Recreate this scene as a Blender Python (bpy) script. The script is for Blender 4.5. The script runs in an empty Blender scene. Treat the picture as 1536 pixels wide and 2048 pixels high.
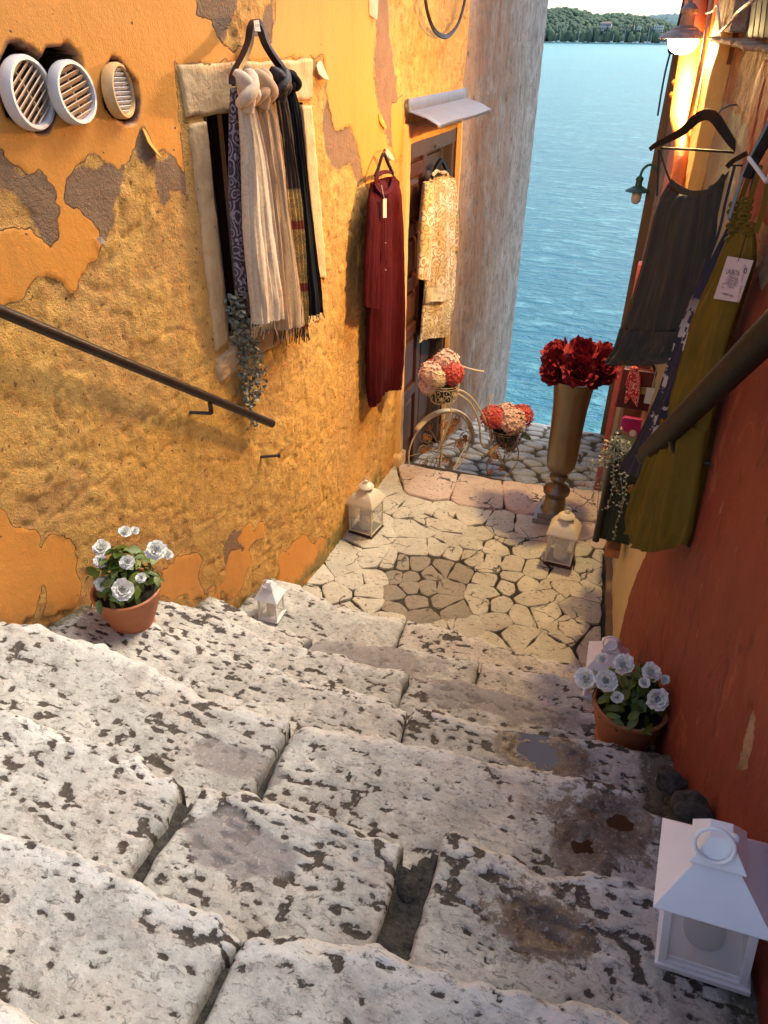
import bpy, bmesh, math, random
import numpy as np
from mathutils import Vector, Matrix
random.seed(7)
SC = bpy.context.scene
COL = SC.collection
R = math.radians

# ---------------------------------------------------------------- camera, light, exposure
FPX, PITCH, YAW, ROLL = 1460.0, math.atan(950 / 1460), R(20), R(0.7)
_h = Vector((-math.sin(YAW), math.cos(YAW), 0))
_right = Vector((math.cos(YAW), math.sin(YAW), 0))
_fwd = _h * math.cos(PITCH) + Vector((0, 0, -math.sin(PITCH)))
_up = _h * math.sin(PITCH) + Vector((0, 0, math.cos(PITCH)))
_r2 = _right * math.cos(ROLL) + _up * math.sin(ROLL)
_u2 = _up * math.cos(ROLL) - _right * math.sin(ROLL)
cam_d = bpy.data.cameras.new('camera'); cam = bpy.data.objects.new('camera', cam_d); COL.objects.link(cam)
m = Matrix.Identity(4)
for i in range(3):
    m[i][0] = _r2[i]; m[i][1] = _u2[i]; m[i][2] = -_fwd[i]
cam.matrix_world = m
cam_d.sensor_fit = 'VERTICAL'; cam_d.sensor_height = 32; cam_d.lens = FPX / 2048 * 32
cam_d.clip_start = 0.05; cam_d.clip_end = 12000
SC.camera = cam
W = bpy.data.worlds.new('World'); SC.world = W; W.use_nodes = True
wn = W.node_tree; wn.nodes.clear()
sky = wn.nodes.new('ShaderNodeTexSky'); sky.sky_type = 'NISHITA'; sky.sun_disc = False
SUN_DIR = Vector((0.45, 0.60, 1.05)).normalized()       # towards the sun
sky.sun_elevation = math.asin(SUN_DIR.z); sky.sun_rotation = math.atan2(SUN_DIR.x, SUN_DIR.y)
sky.air_density = 1.0; sky.dust_density = 1.2; sky.ozone_density = 0.6
bg = wn.nodes.new('ShaderNodeBackground'); bg.inputs[1].default_value = 0.112
wo = wn.nodes.new('ShaderNodeOutputWorld')
wn.links.new(sky.outputs[0], bg.inputs[0]); wn.links.new(bg.outputs[0], wo.inputs[0])
sl = bpy.data.lights.new('sun', 'SUN'); sl.energy = 1.75; sl.angle = R(30); sl.color = (1.0, 0.94, 0.80)
so = bpy.data.objects.new('sun', sl); COL.objects.link(so)
so.rotation_euler = SUN_DIR.to_track_quat('Z', 'Y').to_euler()
SC.view_settings.view_transform = 'Standard'; SC.view_settings.look = 'None'
SC.view_settings.exposure = 1.36; SC.view_settings.gamma = 1
SC.cycles.use_denoising = True
SC.cycles.max_bounces = 6; SC.cycles.transparent_max_bounces = 12

# ---------------------------------------------------------------- pixel of the photograph -> point of the place
def ray(u, v):
    x = u - 768; y = 1024 - v
    d = _r2 * x + _u2 * y + _fwd * FPX
    return d / FPX
def onZ(u, v, Z): r = ray(u, v); return r * (Z / r.z)
def onY(u, v, Y): r = ray(u, v); return r * (Y / r.y)
def onX(u, v, X): r = ray(u, v); return r * (X / r.x)
def XL(Y):
    """plan of the left wall: straight along the landing, opening out beside the stairs"""
    return -1.45 - 0.2 * 0.12 * np.log1p(np.exp(np.clip((2.75 - np.asarray(Y, float)) / 0.12, -60, 60)))
_ry = [-1, 0.3, 0.84, 1.34, 1.7, 2.72, 3.75, 6.8, 8.0]; _rx = [0.62, 0.50, 0.44, 0.385, 0.33, 0.17, 0.06, -0.15, -0.235]
def XR(Y): return np.interp(Y, _ry, _rx)
def onL(u, v, off=0.0):
    r = ray(u, v); lo, hi = 0.05, 30
    for _ in range(50):
        s = (lo + hi) / 2
        if r.x * s < float(XL(r.y * s)) + off: hi = s
        else: lo = s
    return r * lo
def onR(u, v, off=0.0):
    r = ray(u, v); lo, hi = 0.05, 12
    for _ in range(50):
        s = (lo + hi) / 2
        if r.x * s > float(XR(r.y * s)) - off: hi = s
        else: lo = s
    return r * lo
def onP(u, v, A, B):
    """vertical plane through plan points A and B"""
    r = ray(u, v); n = Vector((B[1] - A[1], A[0] - B[0], 0))
    return r * (n.dot(Vector((A[0], A[1], 0))) / n.dot(r))

# ---------------------------------------------------------------- numpy noise
def _hash(ix, iy, iz, seed):
    h = (ix.astype(np.int64) * 374761393 + iy.astype(np.int64) * 668265263 + iz.astype(np.int64) * 2147483647 + seed * 1274126177) & 0xffffffff
    h = ((h ^ (h >> 13)) * 1274126177) & 0xffffffff
    h = ((h ^ (h >> 16)) * 2246822519) & 0xffffffff
    return ((h ^ (h >> 15)) & 0xffff) / 65535.0
def vnoise(x, y, z=0.0, seed=0):
    x = np.asarray(x, float); y = np.asarray(y, float); z = np.zeros_like(x) + z
    ix, iy, iz = np.floor(x), np.floor(y), np.floor(z)
    fx, fy, fz = x - ix, y - iy, z - iz
    f = lambda t: t * t * t * (t * (t * 6 - 15) + 10)
    fx, fy, fz = f(fx), f(fy), f(fz); o = 0
    for a in (0, 1):
        for b in (0, 1):
            w = (fx if a else 1 - fx) * (fy if b else 1 - fy)
            o = o + w * ((1 - fz) * _hash(ix + a, iy + b, iz, seed) + fz * _hash(ix + a, iy + b, iz + 1, seed))
    return o * 2 - 1
def fbm(x, y, z=0.0, seed=0, octv=4, gain=0.5):
    o = 0; a = 1; n = 0
    for i in range(octv):
        o = o + a * vnoise(np.asarray(x) * 2 ** i + 13.7 * i, np.asarray(y) * 2 ** i - 7.3 * i, np.asarray(z) * 2 ** i, seed + i)
        n += a; a *= gain
    return o / n
def sstep(a, b, x):
    t = np.clip((x - a) / (b - a), 0, 1); return t * t * (3 - 2 * t)
def sdf_poly(px, py, poly):
    """signed distance, positive inside"""
    P = np.array(poly, float); n = len(P)
    d = np.full(px.shape, 1e9); ins = np.zeros(px.shape, bool)
    for i in range(n):
        a = P[i]; b = P[(i + 1) % n]; e = b - a
        wx = px - a[0]; wy = py - a[1]
        t = np.clip((wx * e[0] + wy * e[1]) / (e @ e + 1e-12), 0, 1)
        d = np.minimum(d, (wx - t * e[0]) ** 2 + (wy - t * e[1]) ** 2)
        c = (a[1] > py) != (b[1] > py)
        if e[1] != 0: ins ^= c & (px < a[0] + (py - a[1]) / e[1] * e[0])
    d = np.sqrt(d); return np.where(ins, d, -d)

# ---------------------------------------------------------------- mesh helpers
def tag(o, label=None, cat=None, group=None, kind=None):
    if label: o['label'] = label
    if cat: o['category'] = cat
    if group: o['group'] = group
    if kind: o['kind'] = kind
    return o
def empty(name, loc=(0, 0, 0), rot=0.0):
    o = bpy.data.objects.new(name, None); COL.objects.link(o)
    o.location = loc; o.rotation_euler = (0, 0, rot); o.empty_display_size = 0.1
    return o
def link_mesh(name, me, mat=None, parent=None, smooth=True, world=False):
    if mat is not None and len(me.materials) == 0: me.materials.append(mat)
    if smooth and len(me.polygons): me.polygons.foreach_set('use_smooth', [True] * len(me.polygons))
    o = bpy.data.objects.new(name, me); COL.objects.link(o)
    if parent:
        o.parent = parent
        if world: o.matrix_parent_inverse = (Matrix.Translation(parent.location) @ parent.rotation_euler.to_matrix().to_4x4()).inverted()
    return o
def np_mesh(name, V, F, attrs=None):
    me = bpy.data.meshes.new(name)
    V = np.asarray(V, np.float32); F = np.asarray(F, np.int32)
    me.vertices.add(len(V)); me.vertices.foreach_set('co', V.ravel())
    k = F.shape[1]
    me.loops.add(F.size); me.loops.foreach_set('vertex_index', F.ravel())
    me.polygons.add(len(F)); me.polygons.foreach_set('loop_start', np.arange(len(F), dtype=np.int32) * k)
    me.polygons.foreach_set('loop_total', np.full(len(F), k, np.int32))
    me.update(calc_edges=True)
    for n, a in (attrs or {}).items():
        at = me.attributes.new(n, 'FLOAT', 'POINT'); at.data.foreach_set('value', np.asarray(a, np.float32).ravel())
    me.validate()
    return me
def grid_faces(nu, nv, wrap=False):
    i = np.arange(nu if wrap else nu - 1)[:, None]; j = np.arange(nv - 1)[None, :]
    i2 = (i + 1) % nu
    F = np.stack([i * nv + j, i2 * nv + j, i2 * nv + j + 1, i * nv + j + 1], -1)
    return F.reshape(-1, 4)
class MB:
    def __init__(s): s.v = []; s.f = []
    def add(s, vs, fs):
        b = len(s.v); s.v += [tuple(q) for q in vs]; s.f += [tuple(i + b for i in f) for f in fs]; return s
    def box(s, c, d, rot=0.0, taper=1.0):
        cx, cy, cz = c; X, Y, Z = d[0] / 2, d[1] / 2, d[2] / 2; vs = []
        for z, t in ((-Z, 1), (Z, taper)):
            for x, y in ((-X, -Y), (X, -Y), (X, Y), (-X, Y)):
                x *= t; y *= t
                vs.append((cx + x * math.cos(rot) - y * math.sin(rot), cy + x * math.sin(rot) + y * math.cos(rot), cz + z))
        return s.add(vs, [(3, 2, 1, 0), (4, 5, 6, 7), (0, 1, 5, 4), (1, 2, 6, 5), (2, 3, 7, 6), (3, 0, 4, 7)])
    def obox(s, c, ax, ay, az):
        """box by centre and three half-axis vectors"""
        c = Vector(c); vs = []
        for z in (-1, 1):
            for x, y in ((-1, -1), (1, -1), (1, 1), (-1, 1)):
                vs.append(c + Vector(ax) * x + Vector(ay) * y + Vector(az) * z)
        return s.add(vs, [(3, 2, 1, 0), (4, 5, 6, 7), (0, 1, 5, 4), (1, 2, 6, 5), (2, 3, 7, 6), (3, 0, 4, 7)])
    def tube(s, pts, r, n=8, caps=True, flat=None):
        pts = [Vector(p) for p in pts]; k = len(pts)
        rs = r if isinstance(r, (list, tuple)) else [r] * k
        rings = []; up = Vector((0, 0, 1)); prev = None
        for i, p in enumerate(pts):
            t = (pts[min(i + 1, k - 1)] - pts[max(i - 1, 0)]).normalized()
            if prev is None:
                a = t.cross(up)
                if a.length < 1e-3: a = t.cross(Vector((1, 0, 0)))
                a.normalize()
            else:
                a = prev - t * prev.dot(t)
                if a.length < 1e-4: a = t.cross(up)
                a.normalize()
            prev = a; b = t.cross(a)
            q = flat or 1.0
            rings.append([p + (a * math.cos(2 * math.pi * j / n) + b * q * math.sin(2 * math.pi * j / n)) * rs[i] for j in range(n)])
        vs = [q for rg in rings for q in rg]; fs = []
        for i in range(k - 1):
            for j in range(n):
                fs.append((i * n + j, i * n + (j + 1) % n, (i + 1) * n + (j + 1) % n, (i + 1) * n + j))
        if caps: fs += [tuple(range(n))[::-1], tuple((k - 1) * n + j for j in range(n))]
        return s.add(vs, fs)
    def lathe(s, prof, c=(0, 0, 0), n=24, axis=None, ph=0.0, sq=False):
        """profile of (radius, height) about z at c, or about an arbitrary axis"""
        c = Vector(c); A = Vector(axis).normalized() if axis else Vector((0, 0, 1))
        a = Vector((1, 0, 0)) if abs(A.z) > .9 else A.cross(Vector((0, 0, 1))).normalized()
        a = (a - A * a.dot(A)).normalized(); b = A.cross(a)
        vs = []; fs = []; k = len(prof)
        for (r, h) in prof:
            for j in range(n):
                t = 2 * math.pi * j / n + ph
                vs.append(c + (a * math.cos(t) + b * math.sin(t)) * max(r, 1e-4) + A * h)
        for i in range(k - 1):
            for j in range(n):
                fs.append((i * n + j, i * n + (j + 1) % n, (i + 1) * n + (j + 1) % n, (i + 1) * n + j))
        fs += [tuple(range(n))[::-1], tuple((k - 1) * n + j for j in range(n))]
        return s.add(vs, fs)
    def ball(s, c, rx, ry=None, rz=None, n=10, m=7):
        ry = ry or rx; rz = rz or rx; vs = []; fs = []
        for i in range(m + 1):
            t = math.pi * i / m
            for j in range(n):
                p = 2 * math.pi * j / n
                vs.append((c[0] + rx * math.sin(t) * math.cos(p), c[1] + ry * math.sin(t) * math.sin(p), c[2] + rz * math.cos(t)))
        for i in range(m):
            for j in range(n): fs.append((i * n + j, (i + 1) * n + j, (i + 1) * n + (j + 1) % n, i * n + (j + 1) % n))
        return s.add(vs, fs)
    def mesh(s, name, bevel=0.0):
        me = bpy.data.meshes.new(name); me.from_pydata(s.v, [], s.f)
        if bevel:
            bm = bmesh.new(); bm.from_mesh(me)
            bmesh.ops.remove_doubles(bm, verts=bm.verts, dist=1e-5)
            ed = [e for e in bm.edges if len(e.link_faces) == 2 and e.calc_face_angle(0) > 0.6]
            bmesh.ops.bevel(bm, geom=ed, offset=bevel, segments=2, affect='EDGES', profile=.6)
            bm.to_mesh(me); bm.free()
        me.validate(); me.update(); return me
    def build(s, name, mat, parent=None, smooth=True, bevel=0.0, world=False):
        me = s.mesh(name, bevel)
        o = link_mesh(name, me, mat, parent, smooth, world)
        if smooth:
            try: me.set_sharp_from_angle(angle=R(38))
            except Exception: pass
        return o
def catmull(P, n):
    P = [np.array(p, float) for p in P]; k = len(P) - 1; out = []
    for i in range(n):
        t = i / (n - 1) * k; j = min(int(t), k - 1); f = t - j
        p0 = P[max(j - 1, 0)]; p1 = P[j]; p2 = P[j + 1]; p3 = P[min(j + 2, k)]
        out.append(0.5 * ((2 * p1) + (-p0 + p2) * f + (2 * p0 - 5 * p1 + 4 * p2 - p3) * f * f + (-p0 + 3 * p1 - 3 * p2 + p3) * f ** 3))
    return out
def curve(P, n=24): return [Vector(p) for p in catmull([tuple(q) for q in P], n)]

# ---------------------------------------------------------------- materials
class NB:
    def __init__(s, name):
        s.m = bpy.data.materials.new(name); s.m.use_nodes = True; s.t = s.m.node_tree; s.t.nodes.clear()
        s.out = s.n('ShaderNodeOutputMaterial'); s.b = s.n('ShaderNodeBsdfPrincipled')
        s.t.links.new(s.b.outputs[0], s.out.inputs[0])
    def n(s, t, **k):
        x = s.t.nodes.new(t)
        for a, b in k.items(): setattr(x, a, b)
        return x
    def l(s, a, b): s.t.links.new(a, b)
    def co(s, kind='Object', scale=(1, 1, 1)):
        if not hasattr(s, 'tc'): s.tc = s.n('ShaderNodeTexCoord')
        mp = s.n('ShaderNodeMapping'); mp.inputs['Scale'].default_value = scale
        s.l(s.tc.outputs[kind], mp.inputs[0]); return mp.outputs[0]
    def noise(s, scale, detail=4, rough=.55, co=None, dist=0.0):
        x = s.n('ShaderNodeTexNoise'); x.inputs['Scale'].default_value = scale; x.inputs['Detail'].default_value = detail
        x.inputs['Roughness'].default_value = rough; x.inputs['Distortion'].default_value = dist
        s.l(co if co is not None else s.co(), x.inputs['Vector']); return x.outputs[0]
    def voro(s, scale, feat='F1', co=None, out=0):
        x = s.n('ShaderNodeTexVoronoi', feature=feat); x.inputs['Scale'].default_value = scale
        s.l(co if co is not None else s.co(), x.inputs['Vector']); return x.outputs[out]
    def ramp(s, fac, stops, interp='LINEAR'):
        x = s.n('ShaderNodeValToRGB'); x.color_ramp.interpolation = interp; e = x.color_ramp.elements
        while len(e) < len(stops): e.new(.5)
        for i, (p, c) in enumerate(stops):
            e[i].position = p; e[i].color = (c, c, c, 1) if isinstance(c, (int, float)) else (*c, 1)
        s.l(fac, x.inputs[0]); return x.outputs[0]
    def mix(s, fac, a, b, mode='MIX'):
        x = s.n('ShaderNodeMix', data_type='RGBA', blend_type=mode)
        for i, q in ((0, fac), (6, a), (7, b)):
            if isinstance(q, (int, float)): x.inputs[i].default_value = q if i == 0 else (q, q, q, 1)
            elif isinstance(q, tuple): x.inputs[i].default_value = (*q, 1)
            else: s.l(q, x.inputs[i])
        return x.outputs[2]
    def math(s, op, a, b=0.0, c=None, clamp=False):
        x = s.n('ShaderNodeMath', operation=op, use_clamp=clamp)
        for i, q in enumerate((a, b) if c is None else (a, b, c)):
            if isinstance(q, (int, float)): x.inputs[i].default_value = q
            else: s.l(q, x.inputs[i])
        return x.outputs[0]
    def attr(s, name): x = s.n('ShaderNodeAttribute', attribute_name=name); return x.outputs['Fac']
    def thr(s, v, at, w): return s.math('MULTIPLY_ADD', s.math('SUBTRACT', v, at), 1.0 / w, 0.5, clamp=True)
    def bump(s, h, dist=.01, strength=1.0, prev=None):
        x = s.n('ShaderNodeBump'); x.inputs['Distance'].default_value = dist; x.inputs['Strength'].default_value = strength
        s.l(h, x.inputs['Height'])
        if prev is not None: s.l(prev, x.inputs['Normal'])
        return x.outputs[0]
    def set(s, color=None, rough=None, normal=None, **k):
        def put(nm, q):
            i = s.b.inputs[nm]
            if isinstance(q, (int, float)): i.default_value = q
            elif isinstance(q, tuple): i.default_value = (*q, 1) if len(q) == 3 else q
            else: s.l(q, i)
        if color is not None: put('Base Color', color)
        if rough is not None: put('Roughness', rough)
        if normal is not None: s.l(normal, s.b.inputs['Normal'])
        for a, b in k.items(): put(a.replace('_', ' '), b)
        return s.m
def simple(name, col, rough=.6, var=.25, scale=14, bump=.0015, bscale=60, **k):
    """a paint, metal or cloth with uneven colour and fine relief"""
    s = NB(name); f = s.noise(scale, 5, .6)
    d = tuple(c * (1 - var) for c in col); e = tuple(min(1, c * (1 + var * .6)) for c in col)
    c = s.ramp(f, [(.3, d), (.7, e)])
    return s.set(c, rough, s.bump(s.noise(bscale, 3), bump), **k)
def cloth_mat(name, col, col2=None, rough=.9, weave=900, sheen=.2, **k):
    s = NB(name); f = s.noise(7, 4, .6)
    c = s.mix(f, tuple(x * .75 for x in col), col2 or tuple(min(1, x * 1.15) for x in col))
    w = s.noise(weave * .3, 2, .5)
    return s.set(c, rough, s.bump(w, .0008, 1, s.bump(s.noise(1.0, 4, .6, s.co('Object', (26, 26, 5))), .006)), Sheen_Weight=sheen, Specular_IOR_Level=.15, **k)

# ================================================================ SETTING: sea, far shore
SEA = -5.0
s = NB('sea_water')
cl = s.co('Object')
w1 = s.noise(1.0, 5, .6, s.co('Object', (1.5, 3.6, 1)), .5)
w2 = s.noise(1.0, 4, .6, s.co('Object', (5.5, 12, 1)), .4)
w3 = s.noise(1.0, 3, .6, s.co('Object', (.28, .8, 1)), .3)
geo = s.n('ShaderNodeNewGeometry'); sx = s.n('ShaderNodeSeparateXYZ'); s.l(geo.outputs['Position'], sx.inputs[0])
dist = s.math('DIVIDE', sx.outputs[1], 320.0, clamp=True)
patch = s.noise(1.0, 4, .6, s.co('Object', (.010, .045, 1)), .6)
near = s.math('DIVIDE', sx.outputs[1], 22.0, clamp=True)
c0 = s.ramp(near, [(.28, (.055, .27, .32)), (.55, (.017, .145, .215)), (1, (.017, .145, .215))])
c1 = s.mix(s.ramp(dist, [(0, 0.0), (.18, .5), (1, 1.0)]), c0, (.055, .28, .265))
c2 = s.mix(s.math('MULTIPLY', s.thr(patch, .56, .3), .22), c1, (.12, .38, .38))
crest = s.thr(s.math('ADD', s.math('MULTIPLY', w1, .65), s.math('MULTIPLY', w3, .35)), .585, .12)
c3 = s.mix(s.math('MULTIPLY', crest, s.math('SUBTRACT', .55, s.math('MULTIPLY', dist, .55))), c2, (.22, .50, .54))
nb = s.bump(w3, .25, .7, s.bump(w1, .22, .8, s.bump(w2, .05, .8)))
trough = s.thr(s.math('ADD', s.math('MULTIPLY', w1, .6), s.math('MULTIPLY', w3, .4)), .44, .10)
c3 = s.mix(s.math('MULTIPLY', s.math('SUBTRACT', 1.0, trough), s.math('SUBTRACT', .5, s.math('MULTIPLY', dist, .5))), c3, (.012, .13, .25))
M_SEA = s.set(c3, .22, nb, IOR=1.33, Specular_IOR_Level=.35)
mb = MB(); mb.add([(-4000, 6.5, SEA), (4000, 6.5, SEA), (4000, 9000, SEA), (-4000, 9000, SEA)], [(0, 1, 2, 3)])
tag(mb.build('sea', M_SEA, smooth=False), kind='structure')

s = NB('forest_hill')
f = s.noise(1.0, 6, .65, s.co('Object', (.05, .05, .05))); v = s.voro(1.0, 'F1', s.co('Object', (.12, .05, .12)))
c = s.mix(s.thr(v, .45, .7), (.12, .17, .10), (.055, .09, .075)); c = s.mix(s.thr(f, .55, .3), c, (.10, .15, .09))
M_HILL = s.set(c, .95, s.bump(v, 3, 1))  # greens shifted towards blue, painting in some distance haze
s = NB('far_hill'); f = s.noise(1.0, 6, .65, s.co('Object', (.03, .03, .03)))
M_HILL2 = s.set(s.mix(f, (.10, .17, .19), (.15, .23, .23)), .95, s.bump(f, 4, 1))  # bluish distance haze painted into the hill colour
def hill(name, prof, Y0, Y1, mat, amp, seed):
    """prof: ridge points (X, height above the sea)"""
    px = [p[0] for p in prof]; pz = [p[1] for p in prof]
    nx, ny = 420, 60
    X, T = np.meshgrid(np.linspace(px[0], px[-1], nx), np.linspace(0, 1.6, ny), indexing='ij')
    H = np.interp(X, px, pz)
    P = np.where(T < 1, np.sin(T * math.pi / 2) ** 1.1, np.cos((T - 1) * math.pi / 2) ** .5)
    Z = SEA - 1 + H * P + amp * np.abs(fbm(X / 14, T * 26, seed=seed, octv=3)) * np.minimum(1, T * 6) * 2
    Y = Y0 + (Y1 - Y0) * T + 5 * fbm(X / 30, T * 3, seed=seed + 9)
    me = np_mesh(name, np.stack([X, Y, Z], -1).reshape(-1, 3), grid_faces(nx, ny))
    return tag(link_mesh(name, me, mat), kind='structure')
# pixel ridge line -> world
def ridge(pts, Y): return [(onY(u, v, Y).x, onY(u, v, Y).z - SEA) for u, v in pts]
rg = ridge([(700, 66), (900, 50), (1040, 30), (1100, 25), (1134, 20), (1170, 28), (1200, 36), (1240, 32), (1275, 38), (1310, 42), (1370, 62), (1500, 70)], 1500)
hill('hill', [(-900, 8)] + rg + [(300, 6)], 1330, 1500, M_HILL, 3.5, 3)
rg2 = ridge([(1180, 60), (1260, 42), (1300, 34), (1340, 31), (1380, 34), (1450, 36), (1600, 50)], 2600)
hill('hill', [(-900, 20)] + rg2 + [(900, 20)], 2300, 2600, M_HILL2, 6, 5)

# dense wood along the far shore: one mass
s = NB('far_foliage'); f = s.noise(1.0, 5, .6, s.co('Object', (.25, .25, .25)))
oi = s.attr('tone')
M_FARTREE = s.set(s.mix(oi, s.mix(f, (.045, .078, .072), (.07, .11, .08)), s.mix(f, (.10, .15, .09), (.15, .20, .11))), .95)  # crowns lightened and blued: haze is in the colour
rng = np.random.RandomState(5)
ico = bmesh.new(); bmesh.ops.create_icosphere(ico, subdivisions=2, radius=1)
iv = np.array([v.co[:] for v in ico.verts]); ifc = np.array([[v.index for v in f.verts] for f in ico.faces]); ico.free()
def lumps(name, spec, mat, seed=0, parent=None):
    """spec rows: x, y, zbase, rx, rz, tone"""
    V = []; F = []; T = []; b = 0
    for (x, y, z, rx, rz, tn) in spec:
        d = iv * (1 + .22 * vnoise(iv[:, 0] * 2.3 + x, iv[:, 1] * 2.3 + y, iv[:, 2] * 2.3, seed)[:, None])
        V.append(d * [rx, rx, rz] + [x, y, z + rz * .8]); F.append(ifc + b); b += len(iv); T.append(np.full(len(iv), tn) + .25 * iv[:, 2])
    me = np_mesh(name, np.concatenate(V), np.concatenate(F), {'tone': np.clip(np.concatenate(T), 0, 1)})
    return link_mesh(name, me, mat, parent)
spec = []
for i in range(800):
    x = rng.uniform(-290, 30); y = rng.uniform(1312, 1350); r = rng.uniform(2.0, 5.0); h = rng.uniform(4, 10)
    spec.append((x, y, SEA + .5 + (y - 1312) * .22, r, h, rng.uniform(0, .9)))
for i in range(1900):
    x = rng.uniform(-290, 40); t = rng.uniform(.15, .98); y = 1330 + 170 * t
    H = np.interp(x, [p[0] for p in rg], [p[1] for p in rg]); r = rng.uniform(1.6, 4.6)
    spec.append((x, y, SEA - 2 + H * math.sin(t * math.pi / 2) ** 1.1, r, r * 1.0, rng.uniform(.3, 1)))
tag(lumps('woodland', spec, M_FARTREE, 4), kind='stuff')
def cypress(u, v0, v1, label):
    p = onY(u, v0, 1316); q = onY(u, v1, 1316); h = q.z - SEA
    t = empty('cypress_tree', (p.x, 1316, SEA)); tag(t, label, 'tree', 'cypresses on the far shore')
    lumps('crown', [(0, 0, h * .12 + k * h * .13, h * .10 * (1 - k / 7.5), h * .12, .05 * k) for k in range(7)], M_FARTREE, 3, t)
    MB().tube([(0, 0, 0), (0, 0, h * .3)], .5, 6).build('trunk', M_FARTREE, t)
cypress(1137, 80, 44, 'dark cypress nearest the left end of the far shore')
cypress(1211, 80, 52, 'dark slim cypress on the far shore below the pink villa')
cypress(1262, 80, 40, 'tallest dark cypress behind the moored boats across the bay')
cypress(1302, 80, 50, 'dark cypress just left of the white hotel across the bay')
M_WHITE = simple('white_render', (.72, .69, .66), .8, .1, .3, .0)
M_PINK = simple('pink_render', (.66, .52, .52), .8, .1, .3, .0)
M_GLASSDARK = simple('dark_window', (.06, .08, .11), .3, .2)
M_ROOF = simple('clay_roof', (.42, .25, .18), .9, .2, .5, 0)
M_STONEQ = simple('quay_stone', (.46, .44, .42), .9, .25, .2, 0)
def house(u0, u1, v0, v1, floors, nw, mat, label, roof=True, nm='villa'):
    a = onY(u0, v1, 1318); b = onY(u1, v0, 1318); w = b.x - a.x; h = b.z - a.z
    t = empty(nm, (a.x, 1318, a.z)); tag(t, label, 'house')
    MB().box((w / 2, 5, h / 2), (w, 10, h)).build('wall', mat, t, False)
    mb = MB()
    if roof: mb.box((w / 2, 5, h + .9), (w * 1.08, 11, 1.8), 0, .55)
    else: mb.box((w / 2, 5, h + .25), (w * 1.02, 10.4, .5))
    mb.build('roof', M_ROOF if roof else mat, t, False)
    wm = MB().box((0, 0, 0), (w / nw * .5, .3, h / floors * .5)).mesh('window'); wm.materials.append(M_GLASSDARK)
    for f in range(floors):
        for k in range(nw):
            o = link_mesh('window', wm, None, t, False); o.location = (w * (k + .5) / nw, -.08, h * (f + .52) / floors)
    bm_ = MB().box((w / 2, -.6, 0), (w, 1.2, .35)).mesh('balcony'); bm_.materials.append(mat)
    for f in range(1, floors):
        o = link_mesh('balcony', bm_, None, t, False); o.location = (0, 0, h * f / floors)
house(1199, 1223, 46, 62, 2, 6, M_PINK, 'pale pink villa on the wooded slope across the bay')
house(1206, 1216, 60, 72, 2, 2, M_PINK, 'narrow pinkish house below the villa across the bay')
house(1261, 1269, 52, 60, 1, 3, M_PINK, 'small pinkish house with tiled roof between villa and hotel')
house(1273, 1282, 54, 60, 1, 4, M_WHITE, 'low white house just left of the hotel across the bay', False)
house(1303, 1327, 52, 64, 2, 5, M_WHITE, 'upper white hotel block with balconies across the bay', False, 'hotel')
house(1305, 1335, 68, 80, 3, 8, M_WHITE, 'lower terraced white hotel block on the waterfront across the bay', False, 'hotel')
mb = MB(); mb.box((-90, 1306, SEA + .6), (420, 10, 2.4)); tag(mb.build('far_quay', M_STONEQ, smooth=False), kind='structure')
M_HULL = simple('boat_white', (.75, .75, .75), .4, .05, 1, 0); M_HULLB = simple('boat_blue', (.08, .14, .25), .4, .05, 1, 0)
def boat(u, mast, L, label, mat=None, sail=True):
    p = onY(u, 85, 1296)
    t = empty('sailboat' if sail else 'motorboat', (p.x, 1296, SEA)); tag(t, label, 'boat', 'boats moored along the far shore')
    h = MB(); n = 9; vs = []; fs = []
    for i in range(n):
        q = i / (n - 1); wv = 1.5 * math.sin(math.pi * min(1, q * .8 + .2)) ** .7
        x = (q - .5) * L
        vs += [(x, -wv, 1.3 + .4 * q), (x, wv, 1.3 + .4 * q), (x, 0, -.3)]
    for i in range(n - 1):
        a = i * 3; fs += [(a, a + 3, a + 5, a + 2), (a + 1, a + 2, a + 5, a + 4), (a, a + 1, a + 4, a + 3)]
    h.add(vs, fs + [(0, 2, 1)]).build('hull', mat or M_HULL, t)
    MB().box((-L * .08, 0, 2.0), (L * .35, 1.8, 1.2), 0, .75).build('cabin', M_HULL, t)
    if sail:
        MB().tube([(L * .08, 0, 1.4), (L * .08, 0, mast)], .17, 6).build('mast', M_HULL, t)
        MB().tube([(L * .08, 0, 3), (-L * .36, 0, 3.1)], .28, 6).build('boom', M_HULL, t)
for i, (u, mst, L, sail, lb) in enumerate([
    (1108, 10, 9, 0, 'small white motorboat at the left end of the far shore'), (1118, 16, 10, 1, 'white sailboat second from the left across the bay'),
    (1155, 17, 11, 1, 'white sailboat moored alone below the left woodland across the bay'), (1136, 0, 8, 0, 'white motorboat between the two leftmost masts across the bay'),
    (1172, 0, 9, 0, 'white motorboat just left of the pink villa, across the bay'), (1193, 0, 8, 0, 'white motorboat moored below the left corner of the pink villa'),
    (1224, 13, 10, 1, 'short masted sailboat below the pink villa across the bay'), (1246, 17, 11, 1, 'sailboat right of the pink villa with a tall white mast'),
    (1244, 14, 9, 1, 'smaller sailboat right beside the tall masted one past the villa'), (1268, 0, 9, 0, 'white motorboat midway between villa and hotel'),
    (1276, 24, 13, 1, 'sailboat with the tallest leaning mast across the bay'), (1293, 21, 12, 1, 'tall masted sailboat just left of the white hotel'),
    (1300, 15, 10, 1, 'sailboat in front of the left corner of the white hotel'), (1324, 16, 10, 1, 'sailboat in front of the middle of the white hotel'),
    (1331, 15, 10, 1, 'sailboat in front of the right part of the white hotel')]):
    boat(u, mst, L, lb, M_HULLB if i == 4 else None, bool(sail))

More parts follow.
